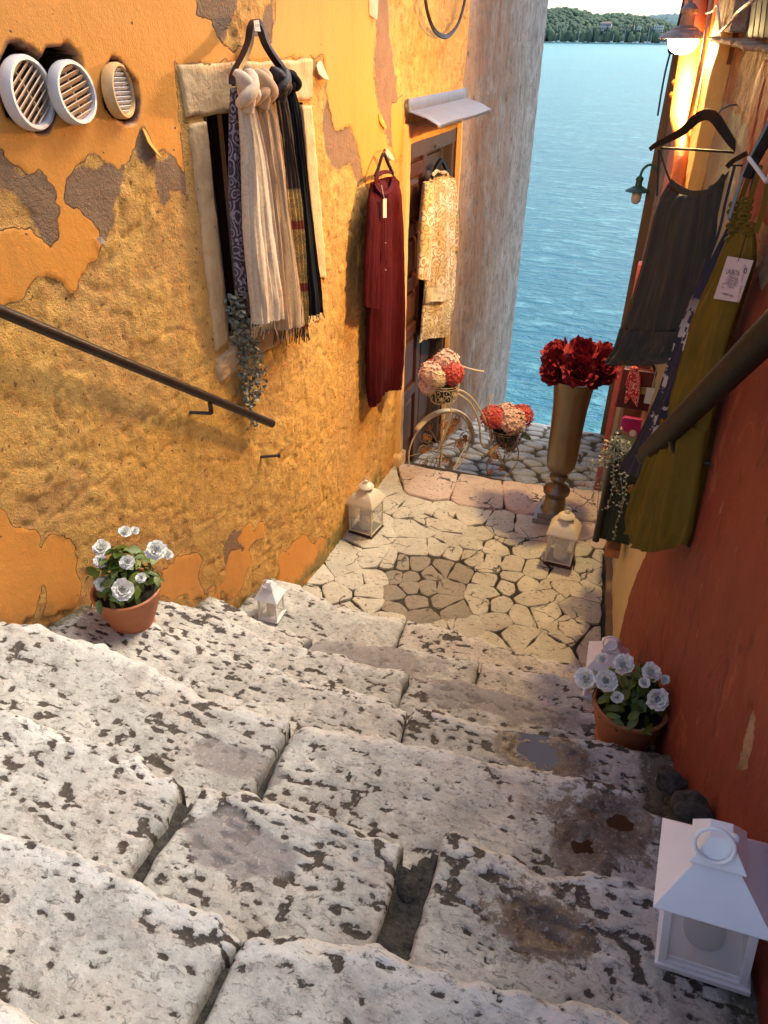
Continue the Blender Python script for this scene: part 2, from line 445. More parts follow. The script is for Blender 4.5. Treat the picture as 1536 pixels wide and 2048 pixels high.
# ================================================================ LEFT BUILDING
SILL_Z = -1.5
def onLs(pts, off=0.0): return [onL(u, v, off) for u, v in pts]
def poly2(pts): return [(p.y, p.z) for p in onLs(pts)]
paint_polys = [poly2(q) for q in [
    [(-500, -260), (736, -260), (750, 0), (742, 150), (755, 230), (772, 290), (768, 330), (742, 400), (725, 350), (712, 290), (700, 250), (670, 255), (655, 200), (640, 130), (625, 118), (345, 122), (369, 350), (344, 308), (317, 304), (312, 317), (283, 250), (271, 267), (267, 296), (233, 331), (208, 321), (179, 321), (150, 333), (125, 362), (125, 404), (167, 437), (196, 467), (204, 487), (190, 510), (175, 530), (140, 600), (110, 555), (70, 550), (40, 600), (0, 612), (-60, 560), (-200, 640), (-420, 620)],
    [(0, 1030), (25, 1050), (55, 1072), (58, 1205), (30, 1235), (-40, 1260), (-60, 1040)],
    [(105, 1075), (150, 1080), (165, 1165), (140, 1205), (108, 1195)],
    [(312, 1185), (358, 1134), (387, 1126), (437, 1142), (470, 1110), (487, 1130), (500, 1180), (440, 1202), (330, 1230)],
    [(560, 1125), (585, 1095), (640, 1060), (655, 1110), (600, 1195), (555, 1195)],
    [(494, 1040), (503, 1035), (500, 1070), (488, 1075)], [(512, 1045), (524, 1035), (518, 1060), (508, 1068)],
    [(778, 210), (802, 190), (806, 300), (790, 330), (782, 300)]]]
cut_polys = [poly2(q) for q in [
    [(-60, 260), (0, 300), (20, 330), (50, 352), (75, 340), (105, 370), (120, 420), (118, 470), (100, 498), (60, 458), (0, 460), (-80, 480)],
    [(395, -150), (395, 0), (388, 30), (417, 46), (425, 80), (458, 100), (483, 96), (504, 75), (542, 84), (550, 0), (552, -150)],
    [(612, 112), (645, 112), (652, 170), (640, 215), (612, 215)]]]
skim_polys = [poly2(q) for q in [
    [(-80, 250), (0, 290), (50, 345), (75, 335), (110, 365), (124, 420), (120, 474), (100, 505), (86, 490), (70, 430), (40, 400), (0, 380), (-80, 360)],
    [(122, 360), (150, 330), (237, 328), (242, 348), (225, 400), (220, 440), (205, 492), (188, 470), (165, 440), (122, 408)],
    [(265, 265), (280, 245), (314, 315), (346, 305), (371, 350), (371, 385), (340, 380), (325, 405), (300, 350), (270, 320)],
    [(392, -160), (385, 32), (415, 50), (425, 82), (440, 88), (450, 50), (470, 20), (440, -160)], [(505, 78), (545, 88), (553, -150), (520, -150), (535, 0), (520, 40), (506, 60)],
    [(655, 195), (666, 250), (690, 242), (714, 290), (726, 352), (715, 365), (700, 325), (672, 340), (655, 310), (645, 260)],
    [(748, -160), (752, 0), (744, 150), (758, 230), (776, 290), (790, 310), (800, 250), (790, 150), (776, 60), (770, -150)],
    [(440, 1090), (470, 1075), (478, 1105), (455, 1145), (438, 1130)]]]
WIN = (onL(415, 236), onL(600, 204), onL(462, 690))       # opening corners
WY0, WY1, WZ1, WZ0 = WIN[0].y, WIN[1].y, WIN[0].z, WIN[2].z
DY0, DY1, DZ1, DZ0 = 4.31, 5.33, -.50, -2.66
holes_px = {'a': onL(57, 188), 'b': onL(128, 160), 'c': onL(240, 182)}
TL1 = 5.43
YE, RC = 8.45, .14     # sea end of the wall and the radius of its corner
def pathL(t):
    x = XL(t); y = np.array(t, float); nx = np.ones_like(x); ny = np.zeros_like(x)
    d = (XL(t + .01) - XL(t - .01)) / .02
    l = np.sqrt(1 + d * d); nx = 1 / l; ny = -d / l
    q = t > YE - RC
    a = np.clip((t - (YE - RC)) / RC, 0, math.pi / 2); ext = np.maximum(0, (t - (YE - RC)) - RC * math.pi / 2)
    x = np.where(q, -1.45 - RC + RC * np.cos(a) - ext, x); y = np.where(q, YE - RC + RC * np.sin(a), y)
    nx = np.where(q, np.cos(a), nx); ny = np.where(q, np.sin(a), ny)
    return x, y, nx, ny
def wall_sheet(name, ts, zs, pathf, dispf, attrf, hole, mat, parent, flip=False):
    T, Z = np.meshgrid(ts, zs, indexing='ij')
    x, y, nx, ny = pathf(T); A = attrf(T, Z); D = dispf(T, Z, A)
    V = np.stack([x + nx * D, y + ny * D, Z], -1).reshape(-1, 3)
    F = grid_faces(len(ts), len(zs))
    if flip: F = F[:, ::-1]
    tc = T.ravel()[F].mean(1); zc = Z.ravel()[F].mean(1)
    F = F[~hole(tc, zc)]
    me = np_mesh(name, V, F, {k: v.ravel() for k, v in A.items()})
    return link_mesh(name, me, mat, parent)
HOLES = [(56, 178, .078, .094), (128, 158, .062, .082), (240, 184, .060, .076)]
def attrL(T, Z):
    dn = .018 * fbm(T * 9, Z * 9, seed=2, octv=3) + .012 * fbm(T * 40, Z * 40, seed=8, octv=3) + .12 * fbm(T * 7, Z * 5, seed=88, octv=4) * (Z < -1.0)
    p = np.full(T.shape, -9.0)
    for q in paint_polys: p = np.maximum(p, sdf_poly(T, Z, q))
    for q in cut_polys: p = np.minimum(p, -sdf_poly(T, Z, q))
    k = np.full(T.shape, -9.0)
    for q in skim_polys: k = np.maximum(k, sdf_poly(T, Z, q))
    dw = np.maximum(np.maximum(WY0 - .12 - T, T - (WY1 + .1)), np.maximum(WZ0 - .1 - Z, Z - (WZ1 + .12)))
    ho = np.full(T.shape, 9.0)
    for (u, v, ry, rz) in HOLES:
        c = onL(u, v); ho = np.minimum(ho, np.sqrt(((T - c.y) / ry) ** 2 + ((Z - c.z) / rz) ** 2) + .22 * fbm(T * 22, Z * 22, seed=66, octv=3))
    return {'coat': fbm(T * 2.6, Z * 2.2, seed=19, octv=5) * 2 - .12, 'hole': ho, 'paint': p + dn, 'skim': k + dn * 1.3, 'low': np.clip((Z + 3.0) / 3.0, 0, 1), 'win': dw}
def dispL(T, Z, A):
    pm = sstep(-.004, .004, A['paint']); km = sstep(-.008, .008, A['skim']) * (1 - pm)
    rough = .0048 * fbm(T * 40, Z * 40, seed=11, octv=4) + .0022 * fbm(T * 11, Z * 9, seed=12, octv=4)
    cr = -.006 * sstep(.75, .95, 1 - np.abs(fbm(T * 5, Z * 5, seed=31, octv=4)) * 5)
    lowf = .016 * fbm(T * 1.6, Z * 1.4, seed=13, octv=3)
    rm = (1 - pm) * (1 - km * .85)
    nearbase = sstep(.5, .0, A['low']) * 0
    nw = sstep(-.02, .10, A['win']); rough = rough + .004 * sstep(.02, -.02, A['coat'])
    return nw * lowf * (1 - .6 * pm) + (.4 + .6 * nw) * (rough + cr) * rm + .0055 * pm + .0022 * km + nearbase - .14 * sstep(1.0, .86, A['hole'])
def holeL(t, z):
    h = (t > WY0 - .02) & (t < WY1 + .02) & (z > WZ0 - .03) & (z < WZ1 + .02)
    return h | ((t > DY0) & (t < DY1) & (z < DZ1))
s = NB('orange_plaster')
fine = s.noise(75, 4, .7); med = s.noise(16, 5, .65); big = s.noise(2.2, 4, .6); grit = s.noise(230, 2, .5)
pa = s.math('ADD', s.attr('paint'), s.math('MULTIPLY', s.math('SUBTRACT', fine, .5), .012))
ka = s.math('ADD', s.attr('skim'), s.math('MULTIPLY', s.math('SUBTRACT', fine, .5), .02))
pm = s.thr(pa, 0, .0025); km = s.thr(ka, 0, .01)
cr_ = s.mix(s.thr(med, .48, .30), (.50, .25, .060), (.84, .47, .12))
ct = s.thr(s.math('ADD', s.attr('coat'), s.math('MULTIPLY', s.math('SUBTRACT', fine, .5), .10)), 0, .05); cr_ = s.mix(s.math('MULTIPLY', ct, .55), cr_, s.mix(med, (.50, .245, .075), (.72, .38, .12)))
cr_ = s.mix(s.math('MULTIPLY', s.thr(big, .53, .22), .6), cr_, (.78, .38, .07))
cr_ = s.mix(s.math('MULTIPLY', s.thr(fine, .36, .12), -0.0), cr_, cr_)
pits = s.thr(s.noise(48, 4, .7), .365, .05); cr_ = s.mix(pits, (.24, .11, .04), cr_)
ck = s.mix(s.noise(11, 5, .7), (.20, .115, .060), (.40, .235, .125))
cp = s.mix(s.noise(3.5, 5, .65), (.80, .295, .035), (.86, .36, .07))
st = s.noise(1.0, 5, .7, s.co('Object', (9, 9, 2.0))); cp = s.mix(s.math('MULTIPLY', s.thr(st, .62, .16), .35), cp, (.50, .22, .06))
col = s.mix(pm, s.mix(km, cr_, ck), cp)
edge = s.math('SUBTRACT', 1.0, s.math('MULTIPLY', s.math('ABSOLUTE', pa), 220.0), clamp=True)
col = s.mix(s.math('MULTIPLY', edge, .55), col, (.16, .08, .035))
spot = s.thr(s.noise(27, 3, .6), .27, .015); col = s.mix(spot, (.11, .05, .03), col)
col = s.mix(s.thr(s.attr('hole'), .97, .03), (.045, .022, .014), s.mix(s.thr(s.attr('hole'), 1.10, .12), (.22, .10, .05), col))
# grime along the foot of the wall and below the rail (its own shape)
gx = s.n('ShaderNodeNewGeometry'); gs = s.n('ShaderNodeSeparateXYZ'); s.l(gx.outputs['Position'], gs.inputs[0])
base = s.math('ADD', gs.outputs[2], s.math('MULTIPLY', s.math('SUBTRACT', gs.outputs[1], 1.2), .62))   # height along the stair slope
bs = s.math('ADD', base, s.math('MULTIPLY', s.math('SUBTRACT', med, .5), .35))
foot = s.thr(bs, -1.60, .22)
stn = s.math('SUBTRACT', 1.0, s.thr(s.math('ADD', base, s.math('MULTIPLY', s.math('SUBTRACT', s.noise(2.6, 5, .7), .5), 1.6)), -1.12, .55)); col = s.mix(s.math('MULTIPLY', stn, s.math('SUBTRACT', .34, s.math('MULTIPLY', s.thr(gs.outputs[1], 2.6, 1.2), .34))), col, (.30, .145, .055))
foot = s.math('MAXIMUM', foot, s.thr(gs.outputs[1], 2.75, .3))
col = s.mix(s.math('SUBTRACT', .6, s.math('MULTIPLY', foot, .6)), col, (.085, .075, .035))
moss = s.math('MULTIPLY', s.thr(s.noise(6, 4, .6), .52, .1), s.math('SUBTRACT', 1.0, s.thr(s.math('ADD', gs.outputs[2], s.math('MULTIPLY', med, .25)), -2.25, .12)), clamp=True)
col = s.mix(s.math('MULTIPLY', moss, .8), col, (.12, .13, .03))
b1 = s.bump(s.math('MULTIPLY', fine, s.math('SUBTRACT', 1.0, s.math('MULTIPLY', pm, .85))), .008, 1.0)
b2 = s.bump(s.math('MULTIPLY', grit, s.math('SUBTRACT', 1.0, s.math('MULTIPLY', pm, .7))), .003, 1.0, b1)
M_PLASTER = s.set(col, s.mix(pm, .92, .55), s.bump(s.noise(30, 4), .0015, 1, b2))
bl = empty('orange_house', (-1.45, 3, -2.5)); tag(bl, 'peeling orange plastered house along the left side of the stairs', 'house')
wall_sheet('wall', np.concatenate([np.arange(.1, 3.4, .0095), np.arange(3.4, TL1 + .006, .0115)]), np.concatenate([np.arange(-3.4, -2.55, .02), np.arange(-2.55, .42, .0105), np.arange(.42, 1.0, .04)]), pathL, dispL, attrL, holeL, M_PLASTER, bl).matrix_parent_inverse = Matrix.Translation(-bl.location)

# recesses
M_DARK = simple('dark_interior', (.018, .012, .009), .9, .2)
def xin(y, off=0.0): return float(XL(y)) + off
mb = MB()
def quad(mb, a, b, c, d): mb.add([a, b, c, d], [(0, 1, 2, 3)])
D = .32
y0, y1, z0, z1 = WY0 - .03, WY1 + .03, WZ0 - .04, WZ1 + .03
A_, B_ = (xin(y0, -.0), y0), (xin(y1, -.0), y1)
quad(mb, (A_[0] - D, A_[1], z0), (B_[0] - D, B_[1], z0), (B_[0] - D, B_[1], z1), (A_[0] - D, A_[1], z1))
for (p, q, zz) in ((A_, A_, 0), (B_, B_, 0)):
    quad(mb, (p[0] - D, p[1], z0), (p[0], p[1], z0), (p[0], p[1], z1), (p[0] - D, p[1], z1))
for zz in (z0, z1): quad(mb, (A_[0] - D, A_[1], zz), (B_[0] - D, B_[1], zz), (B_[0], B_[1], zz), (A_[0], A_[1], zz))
win = empty('window', (xin(WY0), WY0, WZ0)); win.parent = bl; win.matrix_parent_inverse = Matrix.Translation(-bl.location)
def wchild(o, par):
    o.parent = par; o.matrix_parent_inverse = par_inv(par); return o
def par_inv(par):
    m = Matrix.Translation(par.location) @ par.rotation_euler.to_matrix().to_4x4()
    if par.parent: m = Matrix.Translation(par.parent.location) @ par.parent.rotation_euler.to_matrix().to_4x4() @ par.matrix_parent_inverse @ m
    return m.inverted()
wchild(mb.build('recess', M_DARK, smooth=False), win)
mb = MB()
for k in range(7):
    y = WY0 + .03 + k * (WY1 - WY0) / 7
    mb.tube([(xin(y, -.2), y, WZ0), (xin(y, -.2 + .01 * math.sin(k * 2)), y + .01, WZ1)], .035, 8)
wchild(mb.build('curtain', cloth_mat('curtain_cloth', (.045, .02, .012))), win)
s = NB('limestone_block')
f = s.noise(14, 5, .7); g = s.noise(60, 4, .7, s.co('Object', (1, 1, .35)))
c = s.mix(s.thr(f, .5, .35), (.60, .33, .14), (.84, .56, .28)); c = s.mix(s.math('MULTIPLY', s.thr(g, .40, .12), .5), c, (.80, .50, .24))
c = s.mix(s.thr(s.noise(55, 4, .7), .33, .06), (.22, .12, .06), c)
M_BLOCK = s.set(c, .9, s.bump(g, .006, 1, s.bump(f, .008)))
def wall_block(name, pts, proud, parent, mat, seed, onf=onL, nrm=1, cell=.012, back=.05):
    """a dressed stone whose face corners are given on the wall (TL, TR, BR, BL)"""
    C = [np.array(onf(u, v)) for u, v in pts]
    nu = max(6, int(np.linalg.norm(C[1] - C[0]) / cell)); nv = max(6, int(np.linalg.norm(C[3] - C[0]) / cell))
    U, Vv = np.meshgrid(np.linspace(0, 1, nu), np.linspace(0, 1, nv), indexing='ij')
    P = (C[0][None, None] * ((1 - U) * (1 - Vv))[..., None] + C[1] * (U * (1 - Vv))[..., None] + C[2] * (U * Vv)[..., None] + C[3] * ((1 - U) * Vv)[..., None])
    L = np.linalg.norm(C[1] - C[0]); H = np.linalg.norm(C[3] - C[0])
    d = np.minimum(np.minimum(U, 1 - U) * L, np.minimum(Vv, 1 - Vv) * H)
    dr = .008 * (1 - sstep(0, .014, d + .004 * vnoise(P[..., 1] * 30, P[..., 2] * 30, seed=seed)))
    off = proud + .005 * fbm(P[..., 1] * 14, P[..., 2] * 14, seed=seed, octv=4) - dr
    rim = (d < 1e-6); off = np.where(rim, -back, off)
    P[..., 0] = (XL(P[..., 1]) if nrm > 0 else XR(P[..., 1])) + nrm * off
    P[..., 1] += .004 * vnoise(P[..., 2] * 20, P[..., 1] * 20, seed=seed + 3); P[..., 2] += .004 * vnoise(P[..., 1] * 20, P[..., 2] * 20, seed=seed + 4)
    F = grid_faces(nu, nv)
    if nrm < 0: F = F[:, ::-1]
    o = link_mesh(name, np_mesh(name, P.reshape(-1, 3), F[:, ::-1]), mat)
    return wchild(o, parent)
wall_block('lintel', [(345, 118), (626, 112), (624, 202), (369, 243)], .009, win, M_BLOCK, 1)
wall_block('jamb_stone', [(370, 241), (415, 235), (461, 684), (426, 712)], .007, win, M_BLOCK, 2)
wall_block('jamb_stone', [(598, 206), (624, 203), (655, 560), (630, 565)], .006, win, M_BLOCK, 3)
wall_block('sill_stone', [(426, 714), (470, 681), (494, 724), (433, 776)], .014, win, M_BLOCK, 4)
wall_block('sill_stone', [(472, 682), (640, 600), (644, 640), (500, 722)], .004, win, M_BLOCK, 14)

# door with its leaf panels
M_DOOR = NB('old_door_wood'); s = M_DOOR
f = s.noise(1.0, 6, .65, s.co('Object', (30, 30, 2.2))); c = s.mix(f, (.055, .018, .012), (.15, .055, .032)); M_DOOR = s.set(c, .42, s.bump(f, .002))
s = NB('grey_door_wood'); f = s.noise(1.0, 6, .65, s.co('Object', (30, 30, 2.2))); M_DOORG = s.set(s.mix(f, (.055, .032, .028), (.13, .085, .075)), .5, s.bump(f, .002))
dr = empty('door', (-1.45, DY0, DZ0)); wchild(dr, bl)
mb = MB(); X0 = -1.45
quad(mb, (X0, DY0, DZ0 - .6), (X0 - .30, DY0, DZ0 - .6), (X0 - .30, DY0, DZ1), (X0, DY0, DZ1))
quad(mb, (X0, DY1, DZ0 - .6), (X0 - .30, DY1, DZ0 - .6), (X0 - .30, DY1, DZ1), (X0, DY1, DZ1))
quad(mb, (X0, DY0, DZ1), (X0, DY1, DZ1), (X0 - .30, DY1, DZ1), (X0 - .30, DY0, DZ1))
quad(mb, (X0 - .30, DY0, DZ0 - .6), (X0 - .30, DY1, DZ0 - .6), (X0 - .30, DY1, DZ1), (X0 - .30, DY0, DZ1))
wchild(mb.build('reveal', M_DOOR, smooth=False), dr)
def leaf(y0, y1, x, mat, nm):
    t = MB(); w = y1 - y0
    t.box((x - .02, (y0 + y1) / 2, (DZ0 + DZ1) / 2 - .1), (.03, w, DZ1 - DZ0 + .2))
    lf = wchild(t.build(nm, mat, smooth=False), dr)
    zs_ = [DZ0 + .06, DZ0 + .52, DZ0 + .98, DZ0 + 1.30, DZ0 + 1.64, DZ1 - .17]
    fr = MB()
    for yy in (y0 + .03, y1 - .03): fr.box((x + .008, yy, (DZ0 + DZ1) / 2 - .1), (.028, .06, DZ1 - DZ0 + .2))
    for zz in zs_[1:]: fr.box((x + .009, (y0 + y1) / 2, zz), (.026, w - .12, .075))
    o = fr.build('leaf_frame', mat, smooth=False, bevel=.004); o.parent = lf; 
    pm_ = None
    for a, b in zip(zs_[:-1], zs_[1:]):
        p = MB(); h = b - a - .11; p.box((x - .002, 0, 0), (.016, 0, 0))
        p = MB(); cy = (y0 + y1) / 2; cz = (a + b) / 2; hw = (w - .17) / 2; hh = h / 2
        vs = [(x - .004, cy - hw, cz - hh), (x - .004, cy + hw, cz - hh), (x - .004, cy + hw, cz + hh), (x - .004, cy - hw, cz + hh)]
        k = .028; vs += [(x + .014, cy - hw + k, cz - hh + k), (x + .014, cy + hw - k, cz - hh + k), (x + .014, cy + hw - k, cz + hh - k), (x + .014, cy - hw + k, cz + hh - k)]
        p.add(vs, [(4, 5, 6, 7), (0, 1, 5, 4), (1, 2, 6, 5), (2, 3, 7, 6), (3, 0, 4, 7)])
        o = p.build('panel', mat, smooth=False); o.parent = lf
leaf(DY0 + .06, DY0 + .50, -1.52, M_DOOR, 'door_leaf')
leaf(DY0 + .53, DY1 - .05, -1.54, M_DOORG, 'door_leaf')
mb = MB(); mb.box((-1.50, (DY0 + DY1) / 2, DZ1 - .045), (.09, DY1 - DY0, .09)); mb.box((-1.50, DY0 + .03, (DZ0 + DZ1) / 2 - .1), (.08, .055, DZ1 - DZ0 + .1)); mb.box((-1.50, DY1 - .03, (DZ0 + DZ1) / 2 - .1), (.08, .055, DZ1 - DZ0 + .1))
wchild(mb.build('door_frame', M_DOORG, smooth=False, bevel=.006), dr)
s = NB('casing_plaster'); f = s.noise(12, 5, .65); M_CASE = s.set(s.mix(f, (.70, .36, .10), (.80, .50, .20)), .8, s.bump(f, .006, 1, s.bump(s.noise(70, 3), .002)))
def casing(name, y0, y1, z0, z1, proud, seed, mat=None):
    ny = max(5, int((y1 - y0) / .015)); nz = max(5, int((z1 - z0) / .02))
    Yg, Zg = np.meshgrid(np.linspace(y0, y1, ny), np.linspace(z0, z1, nz), indexing='ij')
    d = np.minimum(np.minimum(Yg - y0, y1 - Yg), np.minimum(Zg - z0, z1 - Zg))
    X = -1.45 + proud + .006 * fbm(Yg * 8, Zg * 8, seed=seed) - .012 * (1 - sstep(0, .02, d)); X = np.where(d < 1e-6, -1.49, X)
    F = grid_faces(ny, nz)
    return wchild(link_mesh(name, np_mesh(name, np.stack([X, Yg, Zg], -1).reshape(-1, 3), F), mat or M_CASE), dr)
casing('casing', DY0 - .115, DY0 - .004, -2.52, DZ1 + .12, .022, 3)
casing('casing', DY1 + .004, DY1 + .085, DZ0 - .4, DZ1 + .12, .020, 4)
casing('head_casing', DY0 - .02, DY1 + .02, DZ1 + .004, DZ1 + .115, .016, 5)
casing('plinth_stone', DY0 - .15, DY0 - .002, -2.72, -2.40, .045, 6, M_BLOCK)

# awning over the door: folded sheet metal
s = NB('zinc_sheet'); f = s.noise(9, 5, .7); M_ZINC = s.set(s.mix(f, (.11, .11, .145), (.18, .18, .22)), .55, s.bump(f, .003), Metallic=.3)
aw = empty('door_awning', (-1.45, 4.85, -.33)); tag(aw, 'grey folded metal awning over the panelled door', 'awning')
a1, a2 = onL(808, 200), onL(932, 180)
nn = 16; vs = []; fs = []
E0, E1 = onP(868, 251, (-1.16, 4.3), (-1.16, 5)), None
for i in range(nn):
    t = i / (nn - 1); y = a1.y + (5.42 - a1.y) * t
    sag = .006 * math.sin(t * 7)
    vs += [(-1.425, y, -.275), (-1.423, y, -.335), (-1.38, y, -.346 + sag * .3), (-1.32, y, -.362 + sag * .5), (-1.255, y + .01, -.395 + sag * .5), (-1.253, y + .01, -.410 + sag * .5)]
for i in range(nn - 1):
    for k in range(5): a = i * 6 + k; fs.append((a, a + 1, a + 7, a + 6))
o = MB().add(vs, fs).build('sheet', M_ZINC); wchild(o, aw); md = o.modifiers.new('thick', 'SOLIDIFY'); md.thickness = .003
for t in (.08, .5, .92): y = a1.y + (5.42 - a1.y) * t; wchild(MB().box((-1.35, y, -.400), (.14, .018, .014)).build('bracket', M_DOORG, smooth=False), aw)

# grey house end
s = NB('weathered_grey_wall')
v1 = s.noise(1.0, 6, .75, s.co('Object', (4, 2.2, 2.2)), .5); v2 = s.noise(1.0, 6, .78, s.co('Object', (6, 4, 5)), .4); v3 = s.noise(1.0, 6, .78, s.co('Object', (20, 9, 9)))
c = s.mix(s.thr(v2, .5, .3), (.135, .115, .105), (.30, .275, .27))
gx = s.n('ShaderNodeNewGeometry'); gs = s.n('ShaderNodeSeparateXYZ'); s.l(gx.outputs['Position'], gs.inputs[0])
rust = s.math('MULTIPLY', s.thr(v1, .46, .16), s.math('SUBTRACT', 1.0, s.thr(gs.outputs[1], 7.1, 1.6)))
c = s.mix(s.math('MULTIPLY', rust, .9), c, (.21, .10, .05))
tan = s.math('SUBTRACT', 1.0, s.thr(s.math('ADD', gs.outputs[1], s.math('MULTIPLY', v1, .5)), 5.95, .5))
c = s.mix(s.math('MULTIPLY', tan, .7), c, (.50, .29, .15))
c = s.mix(s.thr(v3, .41, .12), (.10, .075, .06), c)
M_GREY = s.set(c, .9, s.bump(v3, .006, 1, s.bump(v2, .01)))
gb = empty('grey_house', (-1.45, 7, -3)); tag(gb, 'weathered grey rendered house end beside the sea past the door', 'house')
def attrG(T, Z): return {'d': 0 * T}
def dispG(T, Z, A): return .012 * fbm(T * 3, Z * 1.2, seed=41, octv=4) + .005 * fbm(T * 22, Z * 12, seed=42, octv=4) - .004
wchild(wall_sheet('wall', np.arange(TL1 + .002, YE + 1.4, .02), np.arange(-5.6, 1.0, .025), pathL, dispG, attrG, lambda t, z: (t < -9), M_GREY, None), gb)
# cable loops hanging on the grey wall
M_CABLE = simple('black_cable', (.02, .02, .022), .5)
mb = MB()
for k, (d0, r) in enumerate(((0, 0), (.02, .015), (-.02, .03))):
    P = [onL(u + 40 * d0, v + 200 * r, .05 + .01 * k) for u, v in ((848, -30), (855, 20), (870, 58), (893, 70), (915, 48), (928, 5), (932, -30))]
    mb.tube(curve(P, 30), .006, 6)
tag(mb.build('cable_loop', M_CABLE), 'black cable loops hanging high on the wall above the awning', 'cable')

# ================================================================ RIGHT BUILDING
def pR(pts): return [(p.y, p.z) for p in (onR(u, v) for u, v in pts)]
red_polys = [pR(q) for q in [[(1236, 1330), (1242, 1270), (1258, 1200), (1300, 1092), (1330, 1000), (1380, 800), (1430, 560), (1470, 400), (1495, 280), (1510, 180), (1536, 110), (1800, -100), (2100, 800), (2100, 2300), (1600, 2600), (1300, 2300)]]]
bare_polys = [pR(q) for q in [[(1472, 1540), (1490, 1470), (1512, 1400), (1508, 1470), (1492, 1540), (1482, 1545)], [(1490, 480), (1520, 430), (1560, 470), (1545, 560), (1528, 590), (1518, 540), (1495, 520)]]]
cream_polys = [pR(q) for q in [[(1200, 1330), (1215, 1000), (1290, 880), (1420, 900), (1300, 1400)]]]
grey_patch_polys = [pR(q) for q in [[(1436, 190), (1500, 258), (1470, 420), (1440, 560), (1300, 900), (1300, 700), (1395, 440), (1420, 300)]]]  # olive-grey patch with a straight slanting top edge
YR1 = 7.15
def attrR(T, Z):
    dn = .012 * fbm(T * 8, Z * 8, seed=52, octv=4)
    g = {}
    for nm, ps in (('red', red_polys), ('cream', cream_polys), ('grey_patch', grey_patch_polys)):
        p = np.full(T.shape, -9.0)
        for q in ps: p = np.maximum(p, sdf_poly(T, Z, q))
        g[nm] = p + dn
    for q in bare_polys: g['red'] = np.minimum(g['red'], -sdf_poly(T, Z, q) + dn)
    return g
def pathR(t):
    x = XR(t); d = (XR(t + .05) - XR(t - .05)) / .1; l = np.sqrt(1 + d * d)
    return x, np.array(t, float), -1 / l, d / l
def dispR(T, Z, A):
    rm = sstep(-.004, .004, A['red'])
    return .010 * fbm(T * 2.2, Z * 2.2, seed=61, octv=3) + (1 - rm) * .006 * fbm(T * 16, Z * 16, seed=62, octv=4) + .006 * rm + .0012 * fbm(T * 30, Z * 12, seed=63) * rm \
        - .004 * rm * sstep(.86, .97, 1 - np.abs(fbm(T * 4.2, Z * 1.7, seed=77, octv=3)) * 3)
s = NB('right_wall_coats')
fine = s.noise(75, 4, .7); med = s.noise(14, 5, .65)
ra = s.math('ADD', s.attr('red'), s.math('MULTIPLY', s.math('SUBTRACT', fine, .5), .012)); rm = s.thr(ra, 0, .003)
cm = s.thr(s.math('ADD', s.attr('cream'), s.math('MULTIPLY', s.math('SUBTRACT', fine, .5), .02)), 0, .01)
ce = s.thr(s.attr('grey_patch'), 0, .006)
strk = s.noise(1.0, 6, .7, s.co('Object', (20, 20, 2.5)))
cred = s.mix(strk, (.150, .018, .008), (.26, .036, .013)); cred = s.mix(s.math('MULTIPLY', s.thr(s.noise(2.4, 3, .6), .52, .25), .7), cred, (.28, .052, .013))
cred = s.mix(s.math('MULTIPLY', s.thr(s.noise(1.0, 5, .7, s.co('Object', (30, 30, 8))), .66, .05), .6), cred, (.36, .17, .10)); cred = s.mix(s.math('MULTIPLY', s.thr(s.noise(1.0, 6, .75, s.co('Object', (9, 9, 4)), .8), .60, .06), .6), cred, (.075, .012, .006)); cred = s.mix(s.math('MULTIPLY', s.thr(s.noise(1.0, 6, .75, s.co('Object', (5, 5, 3)), .5), .63, .04), .5), cred, (.40, .10, .04))
cst = s.mix(s.thr(med, .5, .3), (.20, .105, .05), (.42, .25, .13)); cst = s.mix(s.thr(fine, .36, .1), (.10, .05, .03), cst)
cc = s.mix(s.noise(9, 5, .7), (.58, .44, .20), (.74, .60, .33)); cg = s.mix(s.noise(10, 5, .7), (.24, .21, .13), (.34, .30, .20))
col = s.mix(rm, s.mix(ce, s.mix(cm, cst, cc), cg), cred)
M_RIGHT = s.set(col, s.mix(rm, .92, .72), s.bump(s.noise(1.0, 6, .7, s.co('Object', (16, 16, 7)), .5), .010, 1, s.bump(s.math('MULTIPLY', fine, s.math('SUBTRACT', 1.0, s.math('MULTIPLY', rm, .9))), .006)))
br = empty('red_house', (.2, 3, -2.5)); tag(br, 'red painted house with bare stone upper wall on the right of the stairs', 'house')
wchild(wall_sheet('wall', np.arange(-.6, YR1, .0125), np.concatenate([np.arange(-3.6, .35, .014), np.arange(.35, .62, .05)]), pathR, dispR, attrR, lambda t, z: (t < -9), M_RIGHT, None, True), br)
